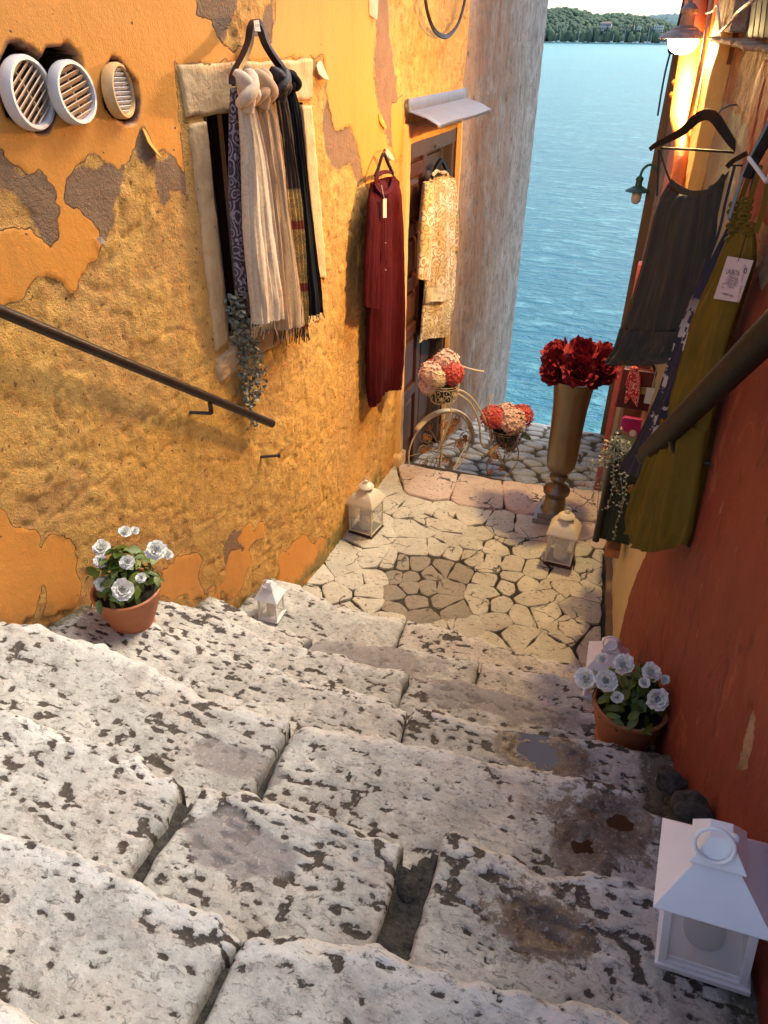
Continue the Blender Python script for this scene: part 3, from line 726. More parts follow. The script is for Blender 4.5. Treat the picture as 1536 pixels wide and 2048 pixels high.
# end face of the building towards the sea, and a lower quay part
s = NB('brown_corner'); f = s.noise(1.0, 6, .7, s.co('Object', (12, 12, 3))); M_BROWN = s.set(s.mix(f, (.10, .055, .03), (.24, .14, .08)), .85, s.bump(f, .006))
mb = MB(); xe = float(XR(YR1)); mb.box((xe + .6, YR1 + .04, -2.5), (1.2 + .06, .10, 6.24)); mb.box((xe - .0, YR1 - .08, -2.5), (.10, .26, 6.24))
wchild(mb.build('corner_quoin', M_BROWN, smooth=False, bevel=.015), br)
def strip(name, uv0, uv1, off, w, mat, thick=.03, zlo=None, zhi=None, rough=.004, seed=1):
    """vertical raised strip following the wall between two plan positions"""
    y0, y1 = uv0, uv1; nz = 120; ny = 10; zs = np.linspace(zlo, zhi, nz); ys = np.linspace(y0, y1, ny)
    Yg, Zg = np.meshgrid(ys, zs, indexing='ij')
    X = XR(Yg) - off + rough * fbm(Yg * 10, Zg * 7, seed=seed)
    X[0] = XR(Yg[0]) + .02; X[-1] = XR(Yg[-1]) + .02; Yg[1] = Yg[0]; Yg[-2] = Yg[-1]
    return wchild(link_mesh(name, np_mesh(name, np.stack([X, Yg, Zg], -1).reshape(-1, 3), grid_faces(ny, nz)[:, ::-1]), mat), br)
def yR(u, v): return onR(u, v).y
s = NB('orange_coat'); f = s.noise(6, 5, .65); M_ORG = s.set(s.mix(f, (.60, .115, .015), (.72, .19, .03)), .6, s.bump(s.noise(30, 4), .004))
s = NB('yellow_coat'); f = s.noise(9, 5, .65); M_YEL = s.set(s.mix(f, (.70, .34, .07), (.80, .50, .16)), .7, s.bump(s.noise(50, 4), .005))
M_MAROON = simple('maroon_paint', (.16, .04, .02), .6)
ya, yb, yc = yR(1376, 250), yR(1404, 250), yR(1432, 250)
strip('orange_panel', yb + .004, yR(1347, 250), .012, 0, M_ORG, zlo=-1.3, zhi=.62, seed=3)
strip('pilaster', yc, yb, .045, 0, M_YEL, zlo=-1.0, zhi=.62, rough=.010, seed=5)
strip('pilaster', yR(1450, 120), yc - .004, .012, 0, M_MAROON, zlo=onR(1440, 125).z, zhi=.62, seed=6)
# drainpipe and conduit
mb = MB(); P = [onR(u, v, .07) for u, v in ((1394, -40), (1388, 60), (1380, 130), (1371, 190), (1366, 225), (1366, 262), (1364, 310), (1352, 400))]
mb.tube(curve(P, 40), [.058] * 24 + [.056, .053, .049, .045, .041, .037, .034] + [.032] * 9, 14)
for (u, v) in ((1371, 165), (1366, 190)):
    p = onR(u, v, .07); mb.lathe([(.06, -.012), (.066, 0), (.06, .012)], p, 16)
tag(mb.build('drainpipe', M_ORG), 'fat orange painted drainpipe stub behind the lit lamp', 'pipe')
M_TAN = simple('tan_plastic', (.50, .28, .13), .5)
mb = MB(); P = [onR(u, v, .06) for u, v in ((1432, -60), (1414, 60), (1394, 170), (1372, 270), (1357, 325), (1348, 345), (1346, 385), (1338, 440))]
mb.tube(curve(P, 40), .011, 8)
for (u, v) in ((1358, 322), (1347, 350)): mb.lathe([(.015, -.012), (.018, 0), (.015, .012)], onR(u, v, .06), 12)
tag(mb.build('conduit', M_TAN), 'thin tan conduit pipe running down beside the lit lamp', 'pipe')
# shuttered window upper right
sh = empty('window', tuple(onR(1500, 70))); wchild(sh, br)
def rblock(name, pts, proud, mat, seed, par=br): return wall_block(name, pts, proud, par, mat, seed, onR, -1, .014)
s = NB('rough_brown_stone'); f = s.noise(9, 5, .7); g = s.noise(45, 4, .7); c = s.mix(s.thr(f, .5, .3), (.22, .125, .065), (.44, .28, .16)); M_RST = s.set(s.mix(s.thr(g, .38, .1), (.10, .05, .03), c), .92, s.bump(g, .008, 1, s.bump(f, .02)))
rblock('jamb_stone', [(1470, -80), (1516, -80), (1492, 70), (1455, 66)], .05, M_RST, 21, sh)
rblock('sill', [(1452, 70), (1600, 92), (1594, 112), (1450, 84)], .07, M_RST, 22, sh)
s = NB('brown_shutter'); M_SHUT = s.set(s.mix(s.noise(1.0, 4, .6, s.co('Object', (30, 30, 3))), (.022, .010, .008), (.05, .024, .017)), .6)
bb = [onR(u, v, .004) for u, v in ((1512, -100), (1640, -100), (1640, 84), (1490, 74))]; wchild(MB().add(bb, [(0, 1, 2, 3)]).build('shutter_back', M_SHUT, smooth=False), sh)
for k in range(7):
    u0 = 1498 + k * 11
    a, b, c_, d_ = [onR(u, v, .02) for u, v in ((u0 + 20, -90), (u0 + 29, -90), (u0 + 8.5, 76), (u0, 74))]
    e = Vector((-.004, 0, 0)); wchild(MB().add([a, b, c_, d_, a + e, b + e, c_ + e, d_ + e], [(4, 5, 6, 7), (0, 4, 7, 3), (1, 2, 6, 5), (0, 1, 5, 4), (2, 3, 7, 6)]).build('shutter_slat', M_SHUT, smooth=False), sh)
# loose wires
M_WIREP = simple('pale_wire', (.5, .38, .28), .5)
mb = MB(); mb.tube(curve([onR(u, v, .08) for u, v in ((1530, -20), (1500, 5), (1475, 25), (1455, 50), (1440, 64))], 20), .006, 6)
mb.tube(curve([onR(u, v, .08) for u, v in ((1440, 64), (1438, 30), (1434, 10), (1425, 22), (1410, 27))], 20), .004, 6)
tag(mb.build('loose_wire', M_WIREP), 'pale loose wires across the stone beside the brown shutter', 'wire')
mb = MB(); mb.tube(curve([Vector((-.235, 6.9, z)) + Vector((.02 * math.sin(z * 5), 0, 0)) for z in (.6, .4, .1, -.2, -.5)], 24), .008, 6)
mb.ball((-.235, 6.9, -.06), .03)
tag(mb.build('hanging_cable', M_CABLE), 'dark cable hanging down the sea edge of the right house', 'cable')

# ================================================================ STAIRS
NOSE = dict(A=[(600, 1190), (740, 1228), (850, 1243), (930, 1265), (1030, 1296), (1160, 1330)],
            B=[(400, 1210), (520, 1248), (620, 1275), (720, 1278), (800, 1290), (960, 1318), (1050, 1340), (1170, 1352)],
            C=[(310, 1225), (400, 1240), (534, 1277), (690, 1314), (812, 1341), (900, 1352), (1000, 1378), (1180, 1420)],
            D=[(110, 1230), (300, 1270), (430, 1300), (550, 1335), (690, 1368), (769, 1392), (810, 1412), (860, 1416), (960, 1437), (1060, 1452), (1200, 1475), (1340, 1497)],
            E=[(0, 1280), (100, 1285), (200, 1312), (300, 1340), (430, 1390), (560, 1435), (600, 1442), (740, 1455), (870, 1482), (1000, 1515), (1120, 1540), (1210, 1555), (1260, 1580), (1330, 1625)],
            F=[(0, 1432), (90, 1452), (200, 1482), (300, 1525), (390, 1557), (430, 1560), (540, 1592), (640, 1608), (740, 1640), (820, 1682), (880, 1658), (960, 1685), (1070, 1745), (1150, 1745), (1310, 1755)],
            G=[(0, 1662), (80, 1680), (200, 1722), (330, 1775), (440, 1828), (475, 1872), (520, 1862), (620, 1862), (760, 1880), (900, 1928), (1010, 1960), (1200, 2012)],
            H=[(0, 2200), (1200, 2500)])
JOIN = dict(A=[(797, 1262, 800, 1296)], B=[(628, 1272, 600, 1300), (968, 1295, 950, 1367)], C=[(818, 1345, 806, 1408)], D=[(820, 1412, 812, 1480)],
            E=[(590, 1440, 512, 1588)], F=[(395, 1560, 262, 1752), (850, 1672, 790, 1910)], G=[(478, 1868, 405, 2060)], H=[])
GAP = dict(A=.006, B=.010, C=.012, D=.014, E=.035, F=.060, G=.010, H=.01)
keys = 'ABCDEFGH'; ZS = {k: -2.5 + .17 * (i + 1) for i, k in enumerate(keys)}
ncur = {}
for k in keys:
    if k == 'H': ncur[k] = (np.array([-3, 3.0]), np.array([.27, .30])); continue
    q = sorted([(onZ(u, v, ZS[k]).x, onZ(u, v, ZS[k]).y) for u, v in NOSE[k]])
    ncur[k] = (np.array([a[0] for a in q]), np.array([a[1] for a in q]))
def nose(k, X): return np.interp(X, *ncur[k])
def rise_left(X): return .10 * sstep(-.95, -1.75, X) * 1.0
def rise_left(X): t = np.clip((-.95 - np.asarray(X, float)) / .8, 0, 1); return .10 * t * t * (3 - 2 * t)
s = NB('step_limestone')
pit = s.attr('pit'); fine = s.noise(95, 5, .7); med = s.noise(24, 5, .7); big = s.noise(3.2, 4, .6); cl = s.noise(7.5, 5, .65)
pa = s.math('ADD', pit, s.math('MULTIPLY', s.math('SUBTRACT', s.noise(60, 5, .75), .5), .9))
pm = s.thr(pa, .30, .10); halo = s.thr(pa, .12, .35)
att = s.attr('tone')
c = s.mix(s.thr(med, .5, .4), (.45, .435, .385), (.68, .66, .60))
c = s.mix(s.math('MULTIPLY', s.thr(cl, .50, .14), .6), c, (.38, .37, .335)); c = s.mix(s.math('MULTIPLY', s.thr(s.noise(19, 6, .75), .56, .10), .5), c, (.30, .285, .255))
c = s.mix(s.math('MULTIPLY', s.thr(att, .35, .6), .30), c, (.36, .345, .33)); c = s.mix(s.math('MULTIPLY', s.math('SUBTRACT', 1.0, s.thr(att, -.55, .5)), .30), c, (.58, .44, .36))
c = s.mix(s.math('MULTIPLY', s.thr(big, .60, .12), .45), c, (.56, .45, .37))
c = s.mix(s.math('MULTIPLY', s.thr(s.attr('lip_highlight'), .45, .5), .55), c, (.70, .67, .62))  # highlight along the worn nosings, painted in as a paler band
c = s.mix(s.math('MULTIPLY', s.thr(s.noise(11, 5, .7), .57, .14), .55), c, (.26, .24, .215))
c = s.mix(s.math('MULTIPLY', halo, .35), c, (.24, .20, .17))
scr = s.math('MULTIPLY', s.thr(s.noise(1.0, 6, .75, s.co('Object', (42, 75, 40)), .6), .570, .05), .75)
c = s.mix(scr, c, (.16, .145, .125))
c = s.mix(pm, c, s.mix(big, (.030, .026, .024), (.085, .060, .042)))
c = s.mix(s.math('MULTIPLY', s.thr(s.math('ADD', s.attr('brown'), s.math('MULTIPLY', s.math('SUBTRACT', s.noise(34, 6, .8), .5), 3.4)), .75, .25), .8), c, s.mix(med, (.035, .020, .012), (.22, .13, .07)))
c = s.mix(s.math('MULTIPLY', s.attr('grey'), .75), c, (.23, .20, .19))
c = s.mix(s.math('MULTIPLY', s.thr(s.math('ADD', s.attr('moss'), s.math('MULTIPLY', s.math('SUBTRACT', med, .5), 1.2)), .55, .3), .85), c, s.mix(fine, (.035, .035, .014), (.10, .085, .035)))
c = s.mix(s.math('MULTIPLY', s.thr(s.math('ADD', s.attr('wet'), s.math('MULTIPLY', s.math('SUBTRACT', med, .5), .9)), .5, .25), .75), c, s.mix(med, (.05, .026, .014), (.17, .10, .055)))
c = s.mix(s.thr(fine, .35, .10), s.mix(.5, c, (.12, .10, .085)), c)
c = s.mix(s.math('MULTIPLY', s.thr(fine, .62, .1), .35), c, (.72, .69, .66))
M_STEP = s.set(c, s.mix(s.attr('wet'), .74, .25), s.bump(fine, .003, 1, s.bump(med, .004, 1, s.bump(pm, .006, -.8))))
s = NB('dark_mortar'); f = s.noise(35, 6, .75); M_MORTAR = s.set(s.mix(s.thr(f, .5, .3), (.022, .020, .017), (.105, .092, .078)), .9, s.bump(f, .015, 1, s.bump(s.noise(120, 3), .004)))
stairs = empty('stairway', (-.5, 1.6, -2.2)); tag(stairs, kind='structure')
PUD = [(onZ(1085, 1500, ZS['D']), .085, .055), (onZ(1165, 1695, ZS['E']), .045, .05), (onZ(1235, 1640, ZS['E']), .055, .05), (onZ(1090, 1860, ZS['F']), .05, .03)]
GREYP = [(onZ(470, 1520, ZS['E']), .13, .045), (onZ(480, 1690, ZS['F']), .16, .06), (onZ(1000, 1390, ZS['C']), .34, .10), (onZ(735, 1310, ZS['B']), .30, .14), (onZ(900, 1395, ZS['C']), .1, .05)]
BROWNP = [(onZ(1200, 1650, ZS['E']), .17, .12), (onZ(1110, 1510, ZS['D']), .16, .07), (onZ(1080, 1850, ZS['F']), .13, .09), (onZ(480, 1245, ZS['C']), .1, .04), (onZ(170, 1258, ZS['D']), .07, .04)]
PMIN = {}
def step_stone(k, i, xl0, xl1, xr0, xr1, seed):
    """xl0/xr0: left and right limits at the nosing, xl1/xr1 at the back"""
    i2 = keys[keys.index(k) + 1] if k != 'H' else None
    fine_ = k in 'DEFG'; cell = .0062 if k in 'FG' else (.008 if fine_ else .011)
    Wd = max(xr0 - xl0, .1); nu = int(Wd / cell) + 3
    nv = int(.42 / cell) + 3
    U, V = np.meshgrid(np.linspace(0, 1, nu), np.linspace(0, 1, nv), indexing='ij')
    X = (xl0 * (1 - U) + xr0 * U) * (1 - V) + (xl1 * (1 - U) + xr1 * U) * V
    yf = nose(k, X); yb = (nose(i2, X) - .06) if i2 else yf - .4
    Y = yf * (1 - V) + yb * V
    wob = .011 * (1 + 25 * GAP[k])
    dl = U * Wd; dr_ = (1 - U) * Wd; df = V * (yf - yb); db = (1 - V) * (yf - yb)
    X = X + wob * (fbm(Y * 7, X * 0 + seed, seed=seed, octv=3)) * np.exp(-np.minimum(dl, dr_) / .03) * 1.4
    Y = Y + wob * 1.3 * fbm(X * 8, Y * 3, seed=seed + 1, octv=3) * np.exp(-df / .05)
    rf, rs = (.036, .020) if fine_ else (.030, .014)
    prn = random.Random(seed * 7); poff = prn.uniform(-.16, .10); ptone = prn.uniform(-1, 1)
    def rnd(d, r): t = np.clip(d / r, 0, 1); return r * (1 - np.sqrt(np.clip(1 - (1 - t) ** 2, 0, 1)))
    rr = rf * (.45 + 1.9 * np.abs(fbm(X * 6, Y * 0, seed=seed + 7))) 
    df_ = df + .012 * fbm(X * 28, Y * 28, seed=seed + 11, octv=3)
    Z = ZS[k] + rise_left(X) + .010 * fbm(X * 3.2, Y * 3.2, seed=seed + 2, octv=3) + .0035 * fbm(X * 16, Y * 16, seed=seed + 3, octv=4) + .0018 * fbm(X * 55, Y * 55, seed=seed + 13, octv=2)
    Z -= np.maximum(rnd(df_, rr) * .9, rnd(np.minimum(dl, dr_), rs) * .9)
    Z += .012 * (random.Random(seed).random() - .5) * (U - .5) * 2
    # pits and chisel marks
    n1 = fbm(X * 36 + .3 * Y * 36, Y * 74, seed=5, octv=3) * 1.5
    n2 = fbm(X * 5, Y * 7, seed=9, octv=3) * 1.6
    pit_ = np.clip(n1 + .33 * n2 - .15 + poff, -1, 1)
    brown = np.zeros_like(X)
    for (p, a, b) in BROWNP:
        if abs(p.z - ZS[k]) < .02: brown = np.maximum(brown, np.clip(1.5 - np.sqrt(((X - p.x) / a) ** 2 + ((Y - p.y) / b) ** 2), 0, 1))
    Z -= .0045 * sstep(.20, .42, pit_)
    wet = np.zeros_like(X); gr = np.zeros_like(X)
    for p, a, b in PUD:
        if abs(p.z - ZS[k]) < .02:
            q = np.sqrt(((X - p.x) / a) ** 2 + ((Y - p.y) / b) ** 2) + .35 * fbm(X * 14, Y * 14, seed=33)
            wet = np.maximum(wet, sstep(2.1, 1.1, q) if False else np.clip((2.3 - q) / 1.1, 0, 1)); Z -= .013 * np.clip(1.25 - q, 0, 1) ** .7
    for j_, (p, a, b) in enumerate(PUD):
        if abs(p.z - ZS[k]) < .02 and X.min() < p.x < X.max() and Y.min() < p.y < Y.max():
            q_ = ((X - p.x) / a) ** 2 + ((Y - p.y) / b) ** 2 < .5; PMIN[j_] = float(np.percentile(Z[q_], 12))
    for p, a, b in GREYP:
        if abs(p.z - ZS[k]) < .02:
            q = np.sqrt(((X - p.x) / a) ** 2 + ((Y - p.y) / b) ** 2) + .5 * fbm(X * 12, Y * 12, seed=35)
            gr = np.maximum(gr, np.clip((1.12 - q) / .15, 0, 1)); Z -= .003 * np.clip((1.12 - q) / .2, 0, 1)
    moss = np.clip(1 - (XR(Y) - X - .02) / .10, 0, 1) * .9 + np.clip(1 - (X - XL(Y) - .0) / .10, 0, 1) * .8
    moss = moss + np.where((k == 'D') | (k == 'E') , np.clip((X - (XR(Y) - .30)) / .25, 0, 1) * .55, 0)
    # skirts
    top = np.stack([X, Y, Z], -1)
    def low(e, dz, ins): e = e.copy(); e[..., 2] -= dz; return e
    full = np.zeros((nu + 4, nv + 4, 3)); full[2:-2, 2:-2] = top
    cx, cy = X.mean(), Y.mean()
    for (a, b, dz, ins) in ((1, 2, .05, .004), (0, 1, .17, .012)):
        full[a, 2:-2] = full[b, 2:-2]; full[a, 2:-2, 2] -= dz; full[a, 2:-2, 0] += ins
        full[-1 - a, 2:-2] = full[-1 - b, 2:-2]; full[-1 - a, 2:-2, 2] -= dz; full[-1 - a, 2:-2, 0] -= ins
    for (a, b, dz, ins) in ((1, 2, .05, .003), (0, 1, .19, .010)):
        full[:, a] = full[:, b]; full[:, a, 2] -= dz; full[:, a, 1] -= ins
        full[:, -1 - a] = full[:, -1 - b]; full[:, -1 - a, 2] -= dz; full[:, -1 - a, 1] += ins
    def padA(q): return np.pad(q, 2, mode='edge').ravel()
    me = np_mesh('step_stone', full.reshape(-1, 3), grid_faces(nu + 4, nv + 4)[:, ::-1], {'pit': padA(pit_), 'tone': padA(n2 * 0 + ptone), 'brown': padA(brown), 'wet': padA(wet), 'grey': padA(gr), 'moss': padA(moss), 'lip_highlight': padA(np.exp(-((df - .02) / .03) ** 2) * (1 - moss))})
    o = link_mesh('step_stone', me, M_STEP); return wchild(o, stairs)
sd = 100
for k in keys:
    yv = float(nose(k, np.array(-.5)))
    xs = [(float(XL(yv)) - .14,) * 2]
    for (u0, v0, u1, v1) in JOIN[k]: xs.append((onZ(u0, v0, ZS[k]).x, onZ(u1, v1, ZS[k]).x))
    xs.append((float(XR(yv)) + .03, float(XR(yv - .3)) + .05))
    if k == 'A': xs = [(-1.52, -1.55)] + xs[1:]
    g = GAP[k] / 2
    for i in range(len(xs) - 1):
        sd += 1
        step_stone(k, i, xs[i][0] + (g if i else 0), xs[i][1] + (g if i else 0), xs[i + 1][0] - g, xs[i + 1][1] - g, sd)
# mortar and rubble bed under the slabs
nx, ny = 260, 260
X, Y = np.meshgrid(np.linspace(-2.3, .62, nx), np.linspace(-.4, 2.75, ny), indexing='ij')
Zb = np.full(X.shape, -2.62)
for k in keys: Zb = np.where(Y < nose(k, X) - .035, ZS[k] + rise_left(X) - .045, Zb)
Zb += .016 * fbm(X * 14, Y * 14, seed=71, octv=4) + .01 * fbm(X * 4, Y * 4, seed=72)
me = np_mesh('mortar_bed', np.stack([X, Y, Zb], -1).reshape(-1, 3), grid_faces(nx, ny)); wchild(link_mesh('mortar_bed', me, M_MORTAR), stairs)
# broken rubble pieces by the right wall
for (u, v, Zz, r) in ((1385, 1625, -1.56, .05), (1365, 1660, -1.6, .035), (1340, 1560, -1.72, .04), (820, 1780, ZS['F'] - .06, .03)):
    p = onZ(u, v, Zz); bm = bmesh.new(); bmesh.ops.create_icosphere(bm, subdivisions=3, radius=r)
    for vv in bm.verts: vv.co *= 1 + .35 * float(vnoise(vv.co.x * 40, vv.co.y * 40, vv.co.z * 40, int(u))); vv.co.z *= .8
    me = bpy.data.meshes.new('rubble_stone'); bm.to_mesh(me); bm.free(); o = link_mesh('rubble_stone', me, M_MORTAR); o.location = p; wchild(o, stairs)
# water standing in the hollows
s = NB('puddle_water'); M_PUD = s.set((.06, .03, .015), .03, None, IOR=1.33, Specular_IOR_Level=1.0)
for j, (p, a, b) in enumerate(PUD[:3]):
    n = 28; vs = [(0, 0, 0)]; 
    for i in range(n):
        t = 2 * math.pi * i / n; rr = 1.0 + .18 * math.sin(3 * t + j) + .1 * math.sin(5 * t)
        vs.append((1.35 * a * rr * math.cos(t), 1.35 * b * rr * math.sin(t), 0))
    o = MB().add(vs, [(0, i + 1, (i + 1) % n + 1) for i in range(n)]).build('puddle', M_PUD, smooth=False)
    o.location = (p.x, p.y, PMIN.get(j, p.z - .006) + (.0055 if j == 0 else .003)); wchild(o, stairs); o['label'] = 'small pool of rainwater in a worn hollow'

# ================================================================ LANDING
SEEDS = """855 979 954 994 1060 1000 1160 1021 781 1002 825 1014 880 1029 940 1037 1001 1054 1022 1077 1055 1061 835 1059 900 1078 833 1093 954 1066 991 1098 1050 1098
1167 1065 1200 1087 1165 1098 1177 1129 740 1075 749 1118 778 1125 682 1138 754 1155 670 1182 744 1185 739 1207 804 1128 835 1128 791 1150 818 1153 863 1143 887 1135 788 1185
823 1172 853 1172 830 1202 895 1175 890 1200 788 1215 843 1230 917 1143 910 1217 877 1093 910 1103 939 1108 952 1118 942 1091 976 1133 976 1158 1022 1129 984 1122 1072 1140
1022 1157 1048 1169 1015 1169 968 1185 966 1208 994 1211 1064 1197 1109 1178 1170 1183 1123 1155 994 1239 1045 1230 1083 1227 1162 1213 1134 1258 1036 1272 935 1253 690 1110
640 1150 620 1190 730 1040 760 985 735 1005 980 1290 1090 1300 1200 1290 860 1262 775 1235 700 1225 700 1160 905 1052 862 1044 1200 1150 1205 1110 1120 1120""".split()
SEEDS = [(float(a), float(b)) for a, b in zip(SEEDS[::2], SEEDS[1::2])]
pts = [np.array(onZ(u, v, -2.5))[:2] for u, v in SEEDS]
DARKP = [tuple(onZ(u, v, -2.5))[:2] for u, v in [(795, 1118), (850, 1115), (935, 1120), (957, 1140), (955, 1168), (930, 1190), (948, 1222), (915, 1262), (830, 1240), (755, 1215), (775, 1190), (785, 1160)]]
def clip(poly, n, c):
    out = []
    for i in range(len(poly)):
        a, b = poly[i], poly[(i + 1) % len(poly)]; da, db = a @ n - c, b @ n - c
        if da <= 0: out.append(a)
        if (da < 0) != (db < 0) and da != db: out.append(a + (b - a) * (da / (da - db)))
    return out
def far_edge(x): return np.interp(x, [-1.45, -.71, .1], [4.22, 4.25, 4.36])
def voronoi(pts, bound, inset):
    cells = []
    for i, p in enumerate(pts):
        poly = [np.array(q, float) for q in bound]
        for j, q in enumerate(pts):
            if i == j or np.linalg.norm(q - p) > 1.6: continue
            n = q - p; l = np.linalg.norm(n); n = n / l; c = ((p + q) / 2) @ n - inset(i, j) / 2
            poly = clip(poly, n, c)
            if len(poly) < 3: break
        cells.append(poly)
    return cells
def stone_from_poly(name, poly, z, th, parent, mat, seed, rough=.006, bev=.006, dome=.002, zf=None, seg=.025, soft=1):
    P = []
    for i in range(len(poly)):
        a, b = poly[i], poly[(i + 1) % len(poly)]; k = max(1, int(np.linalg.norm(b - a) / seg))
        for t in range(k): P.append(a + (b - a) * t / k)
    P = np.array(P); n = len(P)
    if n < 3: return None
    c = P.mean(0)
    d = P - c; L = np.linalg.norm(d, axis=1, keepdims=True) + 1e-6
    P = P + d / L * (rough * 3.6 * fbm(P[:, 0] * 18, P[:, 1] * 18, seed=3, octv=4))[:, None]
    # soften corners
    for _ in range(soft): P = .7 * P + .15 * (np.roll(P, 1, 0) + np.roll(P, -1, 0))
    V = []; rings = []
    tilt = (random.Random(seed).random() - .5) * .02, (random.Random(seed + 1).random() - .5) * .02
    def zt(q, extra): return z + (zf(q[:, 0], q[:, 1]) if zf else 0) + tilt[0] * (q[:, 0] - c[0]) + tilt[1] * (q[:, 1] - c[1]) + extra
    def ring(sc, e):
        Lm = np.maximum(L, .02); q = c + (P - c) * (1 - np.minimum(sc / Lm, .6)); return np.column_stack([q, zt(q, e)])
    R_ = [ring(0, -th), ring(0, -bev * 1.2), ring(bev * .5, -bev * .3), ring(bev * 1.6, 0)]
    for f in (.66, .33):
        q = c + (R_[3][:, :2] - c) * f; R_.append(np.column_stack([q, zt(q, dome + .003 * fbm(q[:, 0] * 12, q[:, 1] * 12, seed=seed))]))
    V = np.concatenate(R_ + [np.array([[c[0], c[1], zt(np.array([c]), dome)[0]]])])
    fs = []
    for r in range(len(R_) - 1):
        for i in range(n): fs.append((r * n + i, r * n + (i + 1) % n, (r + 1) * n + (i + 1) % n, (r + 1) * n + i))
    m0 = (len(R_) - 1) * n; top = len(V) - 1
    for i in range(n): fs.append((m0 + i, m0 + (i + 1) % n, top))
    me = bpy.data.meshes.new(name); me.from_pydata([tuple(v) for v in V], [], fs); me.update()
    # make sure faces look up
    o = link_mesh(name, me, mat); return wchild(o, parent)
def flag_mat(name, a, b, pk=.0, dk=(.16, .13, .10), rough=.75):
    s = NB(name); f = s.noise(9, 5, .7); g = s.noise(70, 4, .75); h = s.noise(38, 4, .6, s.co('Object', (1, 1.8, 1)))
    oi = s.n('ShaderNodeObjectInfo').outputs['Random']
    c = s.mix(s.thr(f, .5, .4), a, b); c = s.mix(s.math('MULTIPLY', oi, .45), c, tuple(x * .72 for x in a)); c = s.mix(s.math('MULTIPLY', s.thr(g, .60, .1), .4), c, tuple(min(1, x * 1.2) for x in b))
    c = s.mix(s.thr(h, .37, .06), dk, c)
    c = s.mix(s.math('MULTIPLY', s.thr(s.noise(3, 4, .6), .58, .2), .4), c, (.30, .24, .17))
    dv = s.n('ShaderNodeTexNoise'); dv.inputs['Scale'].default_value = 7; dv.inputs['Detail'].default_value = 5; s.l(s.co(), dv.inputs['Vector'])
    sv = s.n('ShaderNodeVectorMath', operation='SCALE'); s.l(dv.outputs[1], sv.inputs[0]); sv.inputs['Scale'].default_value = .16; av = s.n('ShaderNodeVectorMath', operation='ADD'); s.l(s.co(), av.inputs[0]); s.l(sv.outputs[0], av.inputs[1])
    ve = s.voro(5.5, 'DISTANCE_TO_EDGE', av.outputs[0]); crk = s.math('MULTIPLY', s.math('SUBTRACT', 1.0, s.thr(ve, .018, .02)), s.thr(s.noise(4, 3, .6), .52, .06))
    c = s.mix(crk, c, (.05, .038, .028))
    return s.set(c, rough, s.bump(g, .003, 1, s.bump(h, .004, 1, s.bump(f, .006))))
M_FLAG = flag_mat('flagstone_cream', (.46, .42, .33), (.66, .61, .49))
M_FLAGP = flag_mat('flagstone_pink', (.50, .37, .30), (.64, .50, .42))
M_FLAGD = flag_mat('flagstone_cement', (.24, .205, .15), (.34, .29, .22))
M_COBB = flag_mat('cobble_grey', (.17, .18, .20), (.37, .38, .41), rough=.6)
s = NB('joint_dirt'); f = s.noise(40, 5, .7); g = s.noise(3, 4, .6)
M_JOINT = s.set(s.mix(s.thr(f, .5, .4), (.022, .017, .012), s.mix(s.thr(g, .5, .2), (.09, .065, .045), (.05, .04, .025))), .95, s.bump(f, .008))
landing = empty('landing', (-.65, 3.4, -2.5)); tag(landing, kind='structure')
bound = [(-1.475, 2.46), (.05, 2.44), (.125, 2.44), (.115, 2.72), (.03, 3.6), (0.0, 4.36), (-.71, 4.25), (-1.475, 4.22)]
rn = random.Random(4)
def inset(i, j): return .002 + .004 * ((hash((min(i, j), max(i, j))) % 97) / 97) ** 2
cells = voronoi(pts, bound, inset)
for i, (poly, (u, v)) in enumerate(zip(cells, SEEDS)):
    if len(poly) < 3: continue
    c = np.mean(poly, 0); dark = sdf_poly(np.array([c[0]]), np.array([c[1]]), DARKP)[0] > -.01
    pink = (v < 1025 and u > 840 and i < 4) or i in (17, 18)
    stone_from_poly('flagstone', poly, -2.5 + (-.006 if dark else .004 * rn.random()) + (.012 if i < 4 else 0), .04, landing, M_FLAGD if dark else (M_FLAGP if pink else M_FLAG), 200 + i, .006, .0025 if i >= 4 else .009)
nx, ny = 160, 190
X, Y = np.meshgrid(np.linspace(-1.6, .35, nx), np.linspace(2.3, 4.30, ny), indexing='ij')
dk = sdf_poly(X, Y, DARKP)
Z = -2.512 + .003 * fbm(X * 12, Y * 12, seed=81) + np.where(dk > 0, .002, 0) - .03 * sstep(.10, .16, X)
wchild(link_mesh('joint_bed', np_mesh('joint_bed', np.stack([X, Y, Z], -1).reshape(-1, 3), grid_faces(nx, ny)), M_JOINT), landing)
# gutter kerb on the right
s = NB('kerb_brown'); f = s.noise(20, 5, .7); M_KERB = s.set(s.mix(f, (.12, .08, .045), (.32, .21, .11)), .9, s.bump(f, .006))
ys = np.linspace(2.45, 3.9, 60); vs = []; fs = []
for i, y in enumerate(ys):
    x = float(XR(y)) - .012 + .006 * float(vnoise(y * 9, 0)); vs += [(x - .022, y, -2.54), (x - .020, y, -2.475), (x + .03, y, -2.470), (x + .03, y, -2.54)]
for i in range(len(ys) - 1):
    for k in range(3): a = i * 4 + k; fs.append((a, a + 1, a + 5, a + 4))
wchild(MB().add(vs, fs).build('gutter_kerb', M_KERB), landing)

